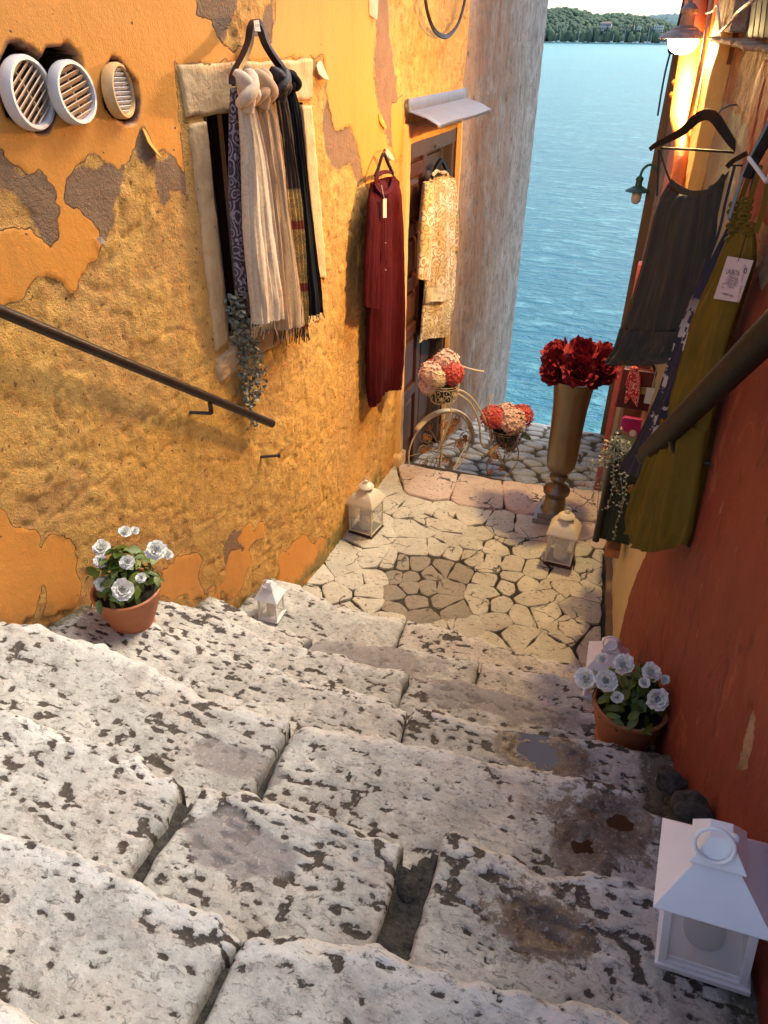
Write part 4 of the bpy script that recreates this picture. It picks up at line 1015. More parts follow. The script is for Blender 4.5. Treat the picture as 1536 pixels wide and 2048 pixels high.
# ================================================================ COBBLED LANE TO THE QUAY
lane = empty('cobbled_lane', (-.7, 5.5, -2.9)); tag(lane, kind='structure')
def zlane(x, y):
    y = np.asarray(y, float); return -2.66 - .185 * np.maximum(0, y - 4.3) - .085 * (sstep(5.32, 5.36, y) + sstep(6.02, 6.06, y)) 
rr = np.random.RandomState(12); pts2 = []
y = 4.36
row = 0
while y < 6.92:
    big = y < 5.3; dy = .125 if big else .16; x = -1.5 + rr.uniform(0, .1)
    while x < .05:
        w = rr.uniform(.16, .34) if big else rr.uniform(.10, .26)
        pts2.append(np.array([x + w / 2, y + dy / 2 + rr.uniform(-.035, .035)])); x += w
    y += dy; row += 1
b2 = [(-1.475, 4.30), (-.71, 4.30), (0.04, 4.40), (-.03, 5.2), (-.15, 6.90), (-1.475, 6.95)]
for i, poly in enumerate(voronoi(pts2, b2, lambda i, j: .016)):
    if len(poly) < 3: continue
    stone_from_poly('cobblestone', poly, .006 * rr.rand(), .06, lane, M_COBB, 400 + i, .008, .014, .006, zf=zlane, seg=.04, soft=3)
nx, ny = 80, 160
X, Y = np.meshgrid(np.linspace(-1.6, .25, nx), np.linspace(4.25, 6.95, ny), indexing='ij')
Z = zlane(X, Y) - .022 + .008 * fbm(X * 12, Y * 12, seed=91)
wchild(link_mesh('joint_bed', np_mesh('joint_bed', np.stack([X, Y, Z], -1).reshape(-1, 3), grid_faces(nx, ny)), M_JOINT), lane)
qm = MB(); qm.box((-.7, 6.2, -4.4), (2.2, 1.6, 2.1)); tag(qm.build('quay', M_STONEQ, smooth=False), kind='structure')

# ================================================================ LAMPS
M_SHADE = simple('grey_enamel', (.20, .19, .18), .55, .2, 20, .001)
M_GREENM = simple('green_enamel', (.03, .085, .06), .45, .2, 20, .001)
s = NB('lit_globe'); s.set((1, .9, .7), .4); s.b.inputs['Emission Color'].default_value = (1.0, .70, .28, 1); s.b.inputs['Emission Strength'].default_value = 560; M_GLOBE = s.m
M_FROST = simple('frosted_glass', (.55, .45, .40), .35, .1)
def wall_lamp(name, c, r, mat, gmat, arm, label, long=False):
    t = empty(name, c); tag(t, label, 'lamp')
    k = r / .107
    prof = [(.107 * k, -.004), (.107 * k, .0), (.100 * k, .007 * k), (.070 * k, .024 * k), (.055 * k, .030 * k), (.052 * k, .036 * k), (.030 * k, .046 * k), (.028 * k, .085 * k), (.034 * k, .090 * k), (.034 * k, .105 * k), (.020 * k, .122 * k), (.010 * k, .128 * k)]
    o = MB().lathe(prof + [], (0, 0, 0), 40).build('lamp_shade', mat, t)
    if long: g = [(.030 * k, .0), (.042 * k, -.01 * k), (.044 * k, -.05 * k), (.040 * k, -.085 * k), (.026 * k, -.105 * k), (.008 * k, -.112 * k)]
    else: g = [(.062 * k, -.005), (.064 * k, -.012 * k), (.060 * k, -.028 * k), (.048 * k, -.045 * k), (.028 * k, -.057 * k), (.004, -.062 * k)]
    MB().lathe(g, (0, 0, 0), 28).build('globe', gmat, t)
    MB().tube(curve(arm, 18), .009 * k + .002, 8).build('arm', mat, t)
    return t
LP = onY(1368, 76, 4.05)
wx = float(XR(4.05)) - LP.x
wall_lamp('wall_lamp', LP, .108, M_SHADE, M_GLOBE, [(0, 0, .12), (0, 0, .17), (wx * .4, .02, .20), (wx, .02, .18)], 'lit lamp with flared grey shade glowing orange at the top right')
G2 = onY(1275, 382, 6.85); wx = float(XR(6.85)) - G2.x
wall_lamp('wall_lamp', G2, .098, M_GREENM, M_FROST, [(0, 0, .10), (.01, 0, .16), (.05, 0, .20), (.10, 0, .19), (wx + .02, 0, .14)], 'unlit dark green lamp with frosted glass on a curved arm against the sea', True)

# ================================================================ HANDRAILS
M_RAIL = simple('brown_rail', (.026, .013, .009), .42, .35, 8, .001)
M_RAILR = simple('worn_wood_rail', (.014, .009, .005), .6, .6, 12, .001, Specular_IOR_Level=.25)
def rail_path(P, n): return curve(P, n)
hr = empty('handrail', tuple(onL(300, 740, .07))); tag(hr, 'thin brown handrail sloping down the orange wall', 'handrail')
P = [onL(u, v, .075) for u, v in ((-120, 572), (0, 628), (200, 713), (400, 793), (546, 848))]
P = [P[0] + (P[-1] - P[0]) * t for t in (-.6, -.3, 0, .33, .66, 1)]
wchild(MB().tube(P, .0120, 12, flat=1.45).build('rail', M_RAIL), hr)
mb = MB(); a = onL(420, 805, .075); b = a + Vector((0, 0, -.045)); c = Vector((float(XL(b.y)) - .03, b.y - .05, b.z + .01)); mb.tube([a, b], .009, 8); mb.tube([b, c], .007, 8)
wchild(mb.build('bracket', M_RAIL), hr)
a = onL(558, 911, .07); c = Vector((float(XL(a.y)) - .03, a.y - .06, a.z))
mb = MB(); mb.tube([c, a], .0065, 8); mb.lathe([(.011, -.006), (.011, .006)], a, 10, (a - c))
tag(mb.build('iron_stub', M_RAIL), 'short rusty iron stub sticking from the wall below the handrail end', 'bracket')
hr2 = empty('handrail', tuple(onR(1400, 800, .12))); tag(hr2, 'thick worn dark wooden handrail along the red wall', 'handrail')
a = onR(1287, 915, .14); b = onR(1536, 668, .13); d = (b - a); P = [a - d * .0, a + d * .05, a + d * .5, b, b + d * .9]
wchild(MB().tube(P, [.024, .033, .033, .033, .033], 16, flat=1.05).build('rail', M_RAILR), hr2)
for t in (.35, 1.4):
    q = a + d * t; wchild(MB().tube([q + Vector((0, 0, -.03)), q + Vector((.03, 0, -.09)), (float(XR(q.y)) + .03, q.y, q.z - .09)], .009, 8).build('bracket', M_RAIL), hr2)

# ================================================================ VENTS
M_WPL = simple('white_plastic', (.62, .58, .56), .35, .08, 6, .0003)
M_YPL = simple('painted_plastic', (.70, .42, .17), .45, .25, 12, .0006)
M_SLAT = simple('beige_slat', (.62, .40, .24), .5, .15, 12, .0003)
def vent(u, v, r, rot_slat, tilt, mat, smat, nsl, label, off):
    c = onL(u, v, off); t = empty('air_vent', c); tag(t, label, 'vent')
    nrm = Vector(tilt).normalized(); up = Vector((0, 0, 1)); sx_ = up.cross(nrm).normalized(); sy_ = nrm.cross(sx_)
    cs, sn = math.cos(rot_slat), math.sin(rot_slat); ax, ay = sx_ * cs + sy_ * sn, sy_ * cs - sx_ * sn
    prof = [(r * .97, -.022), (r, -.016), (r, .004), (r * .95, .012), (r * .86, .012), (r * .82, .004), (r * .82, -.02)]
    mb = MB(); n = 44; A = nrm
    vs = []; fs = []
    for (rr_, h) in prof:
        for j in range(n): q = 2 * math.pi * j / n; vs.append((sx_ * math.cos(q) + sy_ * math.sin(q)) * rr_ + A * h)
    for i in range(len(prof) - 1):
        for j in range(n): fs.append((i * n + j, i * n + (j + 1) % n, (i + 1) * n + (j + 1) % n, (i + 1) * n + j))
    mb.add(vs, fs).build('rim', mat, t)
    MB().add([(sx_ * math.cos(2 * math.pi * j / 24) + sy_ * math.sin(2 * math.pi * j / 24)) * r * .97 - A * .018 for j in range(24)], [tuple(range(24))]).build('back', M_DARKB, t, False)
    for k in range(nsl):
        y = -r * .82 + (k + .5) * 2 * r * .82 / nsl; hw = math.sqrt(max(1e-6, (r * .835) ** 2 - y * y)); th = r * .92 / nsl
        MB().obox(ay * y + A * .001, ax * hw, (ay * .70 + A * .55) * th * .86, (A * .7 - ay * .5).normalized() * .0014).build('slat', smat, t, False)
    if nsl > 7: MB().obox(A * -.006, ax * .002, ay * r * .75, A * .004).build('rib', smat, t, False)
M_DARKB = simple('vent_dark', (.10, .05, .03), .9)
vent(60, 187, .088, R(32), (1, .10, .03), M_WPL, M_SLAT, 9, 'leftmost round white air vent with open slanting slats', .018)
vent(149, 186, .079, R(14), (1, .02, .08), M_WPL, M_SLAT, 8, 'middle round white air vent hanging off a dark hole', .028)
vent(241, 182, .073, R(-2), (1, .22, .04), M_YPL, M_WPL, 10, 'rightmost air vent, oval look with orange painted rim', .010)
mb = None
for k, rad in ():
    p = holes_px[k]; n = 24
    vs = []; 
    for j in range(n): q = 2 * math.pi * j / n; vs.append((p.x + .03, p.y + rad * 1.12 * math.cos(q), p.z + rad * 1.12 * math.sin(q)))
    vs = [(float(XL(v[1])) + .012, v[1], v[2]) for v in vs] + [(float(XL(v[1])) - .15, v[1], v[2]) for v in vs]
    mb.add(vs, [(j, (j + 1) % n, n + (j + 1) % n, n + j) for j in range(n)] + [tuple(range(n, 2 * n))])
# curled flakes of paint
s = NB('paint_flake'); M_FLAKE = s.set(s.mix(s.noise(20), (.62, .38, .22), (.75, .58, .42)), .8)
M_FLAKEO = simple('orange_flake', (.82, .38, .05), .6, .15)
def flake(pts, lift, mat):
    P = [onL(u, v, .008) for u, v in pts]; n = len(P)
    Q = [P[i] + Vector((lift[i] * .45, 0, 0)) for i in range(n)]
    m_ = sum(Q, Vector()) / n; o = MB().add(Q + [m_ + Vector((.002, 0, 0))], [(i, (i + 1) % n, n) for i in range(n)]).build('paint_flake', mat, smooth=False)
    md = o.modifiers.new('t', 'SOLIDIFY'); md.thickness = .0025; wchild(o, bl)
flake([(636, 124), (641, 121), (656, 160), (642, 158), (630, 148), (627, 132)], [0, .0, .006, .03, .035, .025], M_FLAKE)
flake([(283, 255), (290, 262), (314, 310), (312, 317), (300, 306), (288, 285)], [0, .002, .004, .05, .05, .03], M_FLAKEO)
flake([(756, 228), (760, 228), (770, 256), (766, 258), (758, 245)], [0, .008, .02, .02, .01], M_FLAKEO)
flake([(768, 296), (773, 298), (784, 318), (778, 320), (770, 310)], [0, .01, .03, .03, .01], M_FLAKE)
flake([(192, 478), (197, 472), (206, 486), (196, 488)], [0, .02, .03, .02], M_FLAKE)
flake([(737, -10), (752, 0), (748, 40), (738, 30)], [0, .02, .03, .0], M_FLAKE)

# ================================================================ LANTERNS
M_LW = simple('white_lantern_metal', (.82, .79, .80), .38, .06, 10, .0003)
M_LC = NB('cream_lantern_metal'); s = M_LC; f = s.noise(18, 5, .7); M_LC = s.set(s.mix(s.thr(f, .68, .06), (.66, .58, .44), (.16, .08, .05)), .35, s.bump(f, .0005))
M_LD = simple('rusty_dark_base', (.07, .025, .02), .5, .3)
s = NB('lantern_glass'); M_GLASS = s.set((.9, .9, .88), .05, None, IOR=1.05, Alpha=.22)
M_CANDLE = simple('candle_wax', (.66, .60, .50), .6, .08, 8, .0005)
M_CANDLEG = simple('grey_candle', (.42, .39, .38), .6, .08, 8, .0005)
def sqring(mb, w, z, h, t):
    for sx_, sy_, a, b in ((0, -1, w, t), (0, 1, w, t), (-1, 0, t, w), (1, 0, t, w)):
        mb.box((sx_ * (w - t) / 2, sy_ * (w - t) / 2, z + h / 2), (a if sx_ == 0 else t, t if sx_ == 0 else w - 2 * t, h))
def pyr(mb, w0, z0, w1, z1, curve_=None, n=1):
    rows = curve_ or [(w0, z0), (w1, z1)]; vs = []; fs = []
    for w, z in rows:
        for x, y in ((-1, -1), (1, -1), (1, 1), (-1, 1)): vs.append((x * w / 2, y * w / 2, z))
    for i in range(len(rows) - 1):
        for j in range(4): fs.append((i * 4 + j, i * 4 + (j + 1) % 4, (i + 1) * 4 + (j + 1) % 4, (i + 1) * 4 + j))
    fs.append(tuple(range((len(rows) - 1) * 4, len(rows) * 4))); fs.append((3, 2, 1, 0))
    mb.add(vs, fs)
def white_lantern(loc, rot, w, label, candle=M_CANDLEG):
    t = empty('lantern', loc, rot); tag(t, label, 'lantern')
    H = w * 1.12; z0 = w * .13
    mb = MB(); mb.box((0, 0, w * .04), (w, w, w * .08)); mb.box((0, 0, w * .1055), (w * .93, w * .93, w * .05)); mb.build('base', M_LW, t, False, .0012)
    for x in (-1, 1):
        for y in (-1, 1): MB().box((x * w * .42, y * w * .42, z0 + H / 2), (w * .085, w * .085, H)).build('post', M_LW, t, False, .001)
    mb = MB(); sqring(mb, w * .865, z0 + w * .002, w * .05, w * .03); mb.build('lower_rim', M_LW, t, False); mb = MB(); sqring(mb, w * .93, z0 + H - w * .05, w * .06, w * .05); mb.build('upper_rim', M_LW, t, False)
    for a in range(4):
        o = MB().box((0, -w * .41, z0 + H * .5), (w * .74, .0015, H * .9)).build('pane', M_GLASS, t, False); o.rotation_euler.z = a * math.pi / 2
    zt = z0 + H
    mb = MB(); pyr(mb, 0, 0, 0, 0, [(w * 1.14, zt - w * .03), (w * 1.16, zt - .001), (w * .46, zt + w * .42), (w * .36, zt + w * .42), (w * .36, zt + w * .47)]); mb.build('roof', M_LW, t, False, .001)
    mb = MB(); pyr(mb, 0, 0, 0, 0, [(w * .54, zt + w * .465), (w * .54, zt + w * .49), (w * .22, zt + w * .76)]); mb.build('chimney_cap', M_LW, t, False, .001)
    for k in range(4): MB().box(((k - 1.5) * w * .06, -w * .182, zt + w * .445), (w * .03, .003, w * .03)).build('vent_slot', M_DARKB, t, False)
    ring = MB(); n = 26; ring.tube([(-w * .06 + w * .19 * math.cos(q), -w * .14 - w * .06 * (1 - math.sin(q)), zt + w * .80 + w * .19 * math.sin(q) - w * .06) for q in [2 * math.pi * i / n for i in range(n + 1)]], w * .022, 8, False); ring.build('ring', M_LW, t)
    MB().ball((w * .12, -w * .10, zt + w * .80), w * .055).build('knob', M_LW, t)
    MB().lathe([(w * .22, z0 + .002), (w * .23, z0 + .01), (w * .23, z0 + w * .52), (w * .20, z0 + w * .55)], n=28).build('candle', candle, t)
    return t
nl = white_lantern((.340, .915, ZS['F'] + .010), -.02, .165, 'large white lantern nearest the camera beside the red wall')
nl.rotation_euler = (0, -R(8), -.04)
white_lantern((-1.375, 2.265, ZS['A'] + .055), .06, .100, 'small white lantern at the foot of the orange wall on the steps', M_CANDLE)
white_lantern((.115, 2.22, ZS['B'] + .0), .05, .135, 'white lantern half hidden behind the flower pot by the red wall')
def cream_lantern(loc, rot, w, label):
    t = empty('lantern', loc, rot); tag(t, label, 'lantern')
    H = w * 1.18; z0 = w * .13
    mb = MB(); mb.box((0, 0, w * .03), (w, w, w * .06)); mb.box((0, 0, w * .09), (w * .94, w * .94, w * .06)); mb.build('base', M_LD, t, False, .001)
    for x in (-1, 1):
        for y in (-1, 1): MB().box((x * w * .45, y * w * .45, z0 + H / 2 - .004), (w * .05, w * .05, H)).build('post', M_LC, t, False)
    for a in range(4):
        o = MB().box((0, -w * .45, z0 + H * .47), (w * .86, .0015, H * .92)).build('pane', M_GLASS, t, False); o.rotation_euler.z = a * math.pi / 2
        o = MB().tube([(-w * .44, -w * .465, z0 + H * .52), (w * .44, -w * .465, z0 + H * .52)], .0018, 6).build('wire', M_LC, t); o.rotation_euler.z = a * math.pi / 2
    mb = MB(); sqring(mb, w * .96, z0 + H - w * .03, w * .04, w * .06); mb.build('upper_rim', M_LC, t, False); mb = MB(); sqring(mb, w * .94, z0 - .001, w * .035, w * .04); mb.build('lower_rim', M_LC, t, False)
    zt = z0 + H
    mb = MB(); pyr(mb, 0, 0, 0, 0, [(w * 1.10, zt - w * .02), (w * 1.10, zt + w * .02), (w * 1.02, zt + w * .08), (w * .92, zt + w * .20), (w * .74, zt + w * .34), (w * .50, zt + w * .45), (w * .36, zt + w * .50)])
    mb.build('roof', M_LC, t, True, .0015)
    MB().lathe([(w * .17, zt + w * .49), (w * .17, zt + w * .57), (w * .27, zt + w * .58), (w * .30, zt + w * .60), (w * .26, zt + w * .66), (w * .12, zt + w * .74), (w * .07, zt + w * .77), (w * .09, zt + w * .80), (w * .05, zt + w * .84)], n=24).build('cap', M_LC, t)
    n = 18; MB().tube([(w * .10 * math.cos(2 * math.pi * i / n), 0, zt + w * .86 + w * .11 * math.sin(2 * math.pi * i / n)) for i in range(n + 1)], w * .016, 6, False).build('ring', M_LC, t)
    MB().lathe([(w * .24, z0), (w * .25, z0 + .01), (w * .25, z0 + w * .66), (w * .21, z0 + w * .69)], n=28).build('candle', M_CANDLE, t)
cream_lantern((-1.345, 3.385, -2.497), -.12, .160, 'cream metal lantern against the orange wall on the landing')
cream_lantern((-.205, 3.505, -2.497), -.03, .155, 'cream metal lantern in front of the tall metal vase')

# ================================================================ FLOWERS AND POTS
M_TERRA = NB('terracotta'); s = M_TERRA; f = s.noise(9, 5, .7); M_TERRA = s.set(s.mix(f, (.36, .10, .035), (.52, .19, .08)), .6, s.bump(s.noise(60, 3), .001))
s = NB('leaf_green'); oi = s.n('ShaderNodeObjectInfo').outputs['Random']; f = s.noise(25, 3)
M_LEAF = s.set(s.mix(oi, s.mix(f, (.025, .060, .010), (.05, .095, .015)), s.mix(f, (.11, .16, .020), (.17, .21, .035))), .38, s.bump(f, .001), Subsurface_Weight=.0)
s = NB('white_petal'); f = s.noise(40, 3); M_PETAL = s.set(s.mix(f, (.90, .86, .77), (.97, .95, .88)), .6, s.bump(f, .001), Subsurface_Weight=.15)
s.b.inputs['Subsurface Radius'].default_value = (.01, .008, .008)
M_REDP = simple('crimson_petal', (.23, .002, .010), .7, .45, 30, .001)
M_YEL2 = simple('flower_heart', (.75, .60, .25), .6)
M_SOIL = simple('dark_soil', (.02, .014, .008), .95)
def petal(nv=5, nu=5, L=1.0, Wd=.8, cup=.35, ruff=.05, seed=0):
    vs = []; rn = random.Random(seed)
    ph = rn.random() * 6
    for i in range(nv):
        t = i / (nv - 1); w = Wd * math.sin(math.pi * (.13 + t * .66)) ** .65 * .5
        for j in range(nu):
            q = j / (nu - 1) * 2 - 1
            vs.append((t * L, q * w, cup * t * t * L + .25 * cup * q * q * w + ruff * t * math.sin(q * 5 + ph) * L - .0))
    fs = [(i * nu + j, i * nu + j + 1, (i + 1) * nu + j + 1, (i + 1) * nu + j) for i in range(nv - 1) for j in range(nu - 1)]
    return vs, fs
def bloom_mesh(name, mat, layers, seed, heart=None):
    """layers: (count, length, width, tilt in degrees, cup, ruffle)"""
    mb = MB(); rn = random.Random(seed)
    for li, (n, L, Wd, tilt, cup, ruff) in enumerate(layers):
        for k in range(n):
            vs, fs = petal(6, 7, L * rn.uniform(.88, 1.1), Wd, cup, ruff, rn.random())
            a = 2 * math.pi * (k + .5 * (li % 2)) / n + rn.uniform(-.15, .15); tl = R(tilt + rn.uniform(-8, 8))
            mb.add([((x * math.cos(tl) - z * math.sin(tl)) * math.cos(a) - y * math.sin(a), (x * math.cos(tl) - z * math.sin(tl)) * math.sin(a) + y * math.cos(a), x * math.sin(tl) + z * math.cos(tl)) for x, y, z in vs], fs)
    me = mb.mesh(name); me.materials.append(mat)
    if heart:
        pass
    return me
WB = [bloom_mesh('flower', M_PETAL, [(8, 1.0, .95, 4, .22, .07), (8, .84, .9, 20, .28, .08), (7, .68, .8, 36, .35, .09), (6, .5, .65, 54, .4, .1), (4, .34, .45, 72, .4, .1)], q) for q in range(3)]
RB = [bloom_mesh('peony', M_REDP, [(8, 1.0, 1.15, -14, .55, .10), (8, .95, 1.1, 8, .65, .12), (8, .82, 1.0, 28, .75, .13), (7, .66, .85, 46, .8, .14), (6, .5, .7, 62, .8, .14), (5, .36, .5, 76, .7, .1)], 10 + q) for q in range(3)]
def leaf_mesh(name, mat, L=1.0, Wd=.55, fold=.12, curl=-.2):
    vs = []; n = 7
    for i in range(n):
        t = i / (n - 1); w = Wd * .5 * math.sin(math.pi * (t * .96 + .02)) ** .75 * (1 - .15 * t)
        z = curl * t * t
        vs += [(t * L, -w, z + fold * w * 2), (t * L, 0, z), (t * L, w, z + fold * w * 2)]
    fs = []
    for i in range(n - 1): a = i * 3; fs += [(a, a + 3, a + 4, a + 1), (a + 1, a + 4, a + 5, a + 2)]
    me = bpy.data.meshes.new(name); me.from_pydata(vs, [], fs); me.materials.append(mat); me.update(); return me
LM = [leaf_mesh('leaf', M_LEAF, 1, .62, .12, -.22), leaf_mesh('leaf', M_LEAF, 1, .5, .2, -.35)]
def place(me, name, parent, loc, dirv, size, spin=0.0, smooth=True, local=False):
    """object whose local +Z looks along dirv (world coordinates)"""
    o = link_mesh(name, me, None, None, smooth)
    q = Vector(dirv).to_track_quat('Z', 'Y') ; m_ = Matrix.Translation(loc) @ q.to_matrix().to_4x4() @ Matrix.Rotation(spin, 4, 'Z') @ Matrix.Diagonal((size, size, size, 1))
    o.parent = parent; o.matrix_parent_inverse = par_inv(parent); o.matrix_basis = m_
    return o
def potted(c, rt, rb, h, flowers, label, Yd, nleaf, lr, seed, top):
    t = empty('potted_plant', c); tag(t, label, 'plant')
    pr = [(rb * .9, .0), (rb * 1.02, .004), (rb * 1.04, h * .13), (rb * .97, h * .17), (rb * 1.0, h * .22), (rb + (rt - rb) * .55, h * .55), (rt * .95, h * .86), (rt * .99, h * .88), (rt * 1.01, h * .92), (rt * 1.03, h), (rt * .97, h * 1.02), (rt * .92, h * .99), (rt * .88, h * .86)]
    wchild(MB().lathe([(a, b) for a, b in pr], c, 40).build('pot', M_TERRA), t)
    wchild(MB().lathe([(rt * .9, h * .86), (rt * .5, h * .93)], c, 20).build('soil', M_SOIL), t)
    rn = random.Random(seed); C = Vector(c) + Vector((0, 0, h * .98))
    for k in range(nleaf):
        a = rn.uniform(0, 2 * math.pi); e = rn.uniform(0, 1) ** .8; el = e * math.pi / 2
        rr_ = rn.uniform(.15, 1.0) ** .6; d = Vector((math.cos(a) * math.cos(el) * rt * 1.12, math.sin(a) * math.cos(el) * rt * 1.12, math.sin(el) * top)) * rr_
        p = C + d; out = Vector((d.x, d.y, .02 + abs(d.z) * .4 + rt * .3)).normalized(); out = (out + Vector((rn.uniform(-.6, .6), rn.uniform(-.6, .6), rn.uniform(-.3, .5)))).normalized()
        if float(XL(p.y)) + .02 > p.x or p.x > float(XR(p.y)) - .02: continue
        place(LM[k % 2], 'leaf', t, p, out, lr * rn.uniform(.7, 1.2), rn.uniform(0, 6.28))
    for k in range(5):
        a = k * 1.3; wchild(MB().tube(curve([C + Vector((0, 0, -.02)), C + Vector((math.cos(a) * rt * .3, math.sin(a) * rt * .3, top * .4)), C + Vector((math.cos(a) * rt * .7, math.sin(a) * rt * .7, top * .75))], 8), .0025, 5).build('stem', M_LEAF), t)
    for k, (u, v, r, dy) in enumerate(flowers):
        p = onY(u, v, Yd + dy); view = (-p).normalized(); side = (p - C); d = (view * 1.0 + side.normalized() * .7 + Vector((rn.uniform(-.3, .3), rn.uniform(-.3, .3), .2))).normalized()
        f_ = place(WB[k % 3], 'flower', t, p, d, r * 1.02, rn.uniform(0, 6))
        f_['label'] = 'white double flower'
potted((-1.50, 1.535, -1.790),   .114, .070, .190, [(250, 1064, .020, 0), (270, 1062, .014, -.01), (203, 1097, .029, -.02), (202, 1124, .023, -.06), (255, 1125, .024, -.10), (312, 1102, .032, -.03), (335, 1110, .018, .02), (246, 1180, .036, -.13), (205, 1168, .026, -.09), (282, 1156, .016, -.12)], 'white flowering plant in a terracotta pot against the orange wall', 1.56, 230, .046, 5, .17)
potted((.195, 1.835, ZS['C'] + .0), .118, .085, .185, [(1172, 1358, .033, -.06), (1213, 1362, .034, -.10), (1248, 1330, .032, .0), (1302, 1345, .030, .02), (1288, 1366, .018, -.06), (1314, 1398, .033, -.06), (1205, 1318, .020, .06), (1235, 1395, .019, -.11), (1330, 1360, .015, .02)], 'lilac white flowering plant in a terracotta pot against the red wall', 1.83, 230, .046, 6, .12)

# tall vase of peonies
s = NB('aged_brass'); f = s.noise(1.0, 5, .6, s.co('Object', (10, 10, 4))); M_BRASS = s.set(s.mix(f, (.13, .105, .075), (.28, .24, .18)), s.ramp(f, [(0, .28), (1, .45)]), s.bump(s.noise(60, 3), .0006), Metallic=.85)
M_PEWT = simple('grey_metal_base', (.26, .235, .22), .45, .15, 20, .0005, Metallic=.4)
vc = (-.315, 3.93, -2.497); vs_ = empty('vase', vc); tag(vs_, 'tall aged brass trumpet vase full of crimson peonies', 'vase')
mb = MB(); mb.box((vc[0], vc[1], vc[2] + .0175), (.215, .215, .035), .0); mb.box((vc[0], vc[1], vc[2] + .050), (.17, .17, .03), .0); wchild(mb.build('plinth', M_PEWT, smooth=False, bevel=.003), vs_)
wchild(MB().lathe([(.080, .065), (.074, .07), (.066, .10), (.062, .14), (.05, .155), (.060, .165), (.078, .185), (.080, .205), (.066, .225), (.036, .238), (.028, .250), (.030, .262), (.046, .272), (.055, .290), (.052, .305), (.038, .318)], vc, 36).build('stem', M_BRASS), vs_)
wchild(MB().lathe([(.036, .316), (.066, .335), (.083, .365), (.088, .41), (.091, .60), (.097, .75), (.108, .86), (.122, .915), (.128, .925), (.124, .925), (.10, .86), (.05, .80)], vc, 12).build('body', M_BRASS), vs_)
C0 = Vector((-.31, 3.93, -1.56))
for k, (u, v, dy, r) in enumerate([(1110, 706, .05, .085), (1165, 706, -.02, .088), (1107, 742, -.05, .082), (1160, 740, -.11, .082), (1208, 735, -.03, .088), (1215, 708, .10, .075), (1137, 728, .0, .08), (1190, 752, -.08, .06), (1140, 698, .12, .062)]):
    p = onY(u, v, 3.93 + dy); d = ((p - C0).normalized() * 1.0 + (-p).normalized() * .55).normalized()
    place(RB[k % 3], 'peony', vs_, p - d * .03, d, r, k * 1.1)

# ---------------------------------------------------------------- bicycle planter
M_CREAMB = simple('cream_wire', (.62, .50, .32), .45, .2, 12, .0004)
M_RUST = simple('rusty_daisy', (.42, .15, .03), .6, .4, 30, .0004)
M_RUSTD = simple('rusty_dark_wire', (.30, .19, .10), .6, .4, 30, .0004)
bk = empty('bicycle_planter', tuple(onZ(930, 965, -2.66))); tag(bk, 'cream wire bicycle planter with flower baskets standing by the door', 'bicycle')
d2 = Vector((.62, .78, 0)).normalized(); dn = Vector((d2.y, -d2.x, 0))
FC = onY(880, 895, 4.40); RC_ = onY(1006, 922, 4.64)
def circ(C, r, a0=0, a1=360, n=44, off=0.0): return [C + d2 * (r * math.cos(R(a0 + (a1 - a0) * i / n))) + Vector((0, 0, r * math.sin(R(a0 + (a1 - a0) * i / n)))) + dn * off for i in range(n + 1)]
def bpart(mb, nm, mat, par=None): o = mb.build(nm, mat); wchild(o, par or bk); return o
RF = FC.z - (float(zlane(0, 4.4)) + .008)
wf = bpart(MB().tube(circ(FC, RF), .0055, 7), 'front_wheel', M_CREAMB)
wr = bpart(MB().tube(circ(RC_, .145), .0045, 7), 'rear_wheel', M_RUSTD)
def sheet_arc(C, r, a0, a1, w, n=30):
    vs = []; 
    for i in range(n + 1):
        q = R(a0 + (a1 - a0) * i / n); c = C + d2 * (r * math.cos(q)) + Vector((0, 0, r * math.sin(q)))
        for k in (-1, -.5, 0, .5, 1): vs.append(c + dn * (w * k) + (d2 * math.cos(q) + Vector((0, 0, math.sin(q)))) * (.010 * (1 - k * k)))
    return vs, [(i * 5 + k, i * 5 + k + 1, (i + 1) * 5 + k + 1, (i + 1) * 5 + k) for i in range(n) for k in range(4)]
o = bpart(MB().add(*sheet_arc(FC, RF + .018, -8, 138, .028)), 'fender', M_CREAMB); o.modifiers.new('t', 'SOLIDIFY').thickness = .002
o = bpart(MB().add(*sheet_arc(RC_, .16, 40, 150, .022)), 'fender', M_RUSTD); o.modifiers.new('t', 'SOLIDIFY').thickness = .002
def by(u, v, t): return onY(u, v, 4.37 + .32 * t)
fr = MB()
fr.tube(curve([by(905, 777, .1), by(928, 784, .2), by(948, 802, .35), by(968, 835, .55), by(980, 865, .7), by(983, 890, .75)], 24), .0075, 8)
fr.tube(curve([by(903, 783, .1), by(925, 793, .2), by(944, 812, .35), by(958, 845, .5), by(961, 880, .65), by(970, 896, .75), by(983, 890, .8)], 24), .0075, 8)
fr.tube(curve([by(985, 788, .75), by(978, 806, .7), by(975, 826, .68)], 10), .005, 7)
fr.tube(curve([by(890, 772, 0), by(897, 802, 0), by(896, 812, 0), by(903, 822, -.02), by(893, 860, -.04), by(876, 900, -.05)], 20), .0055, 7)
fr.tube(curve([by(890, 772, 0), by(894, 735, .0), by(912, 730, .05), by(940, 738, .15), by(968, 744, .25)], 20), .0065, 7)
fr.tube(curve([by(975, 896, .75), by(992, 912, .85), by(1004, 926, .9)], 8), .006, 7)
bpart(fr, 'frame', M_CREAMB)
st = MB(); g = lambda p: Vector((p.x, p.y, float(zlane(0, p.y)) - .0))
st.tube([FC + dn * .03, g(onZ(878, 965, -2.63))], .004, 6); st.tube([FC + d2 * RF * .85 + dn * .03, g(onZ(888, 968, -2.63))], .004, 6); bpart(st, 'stand', M_CREAMB)
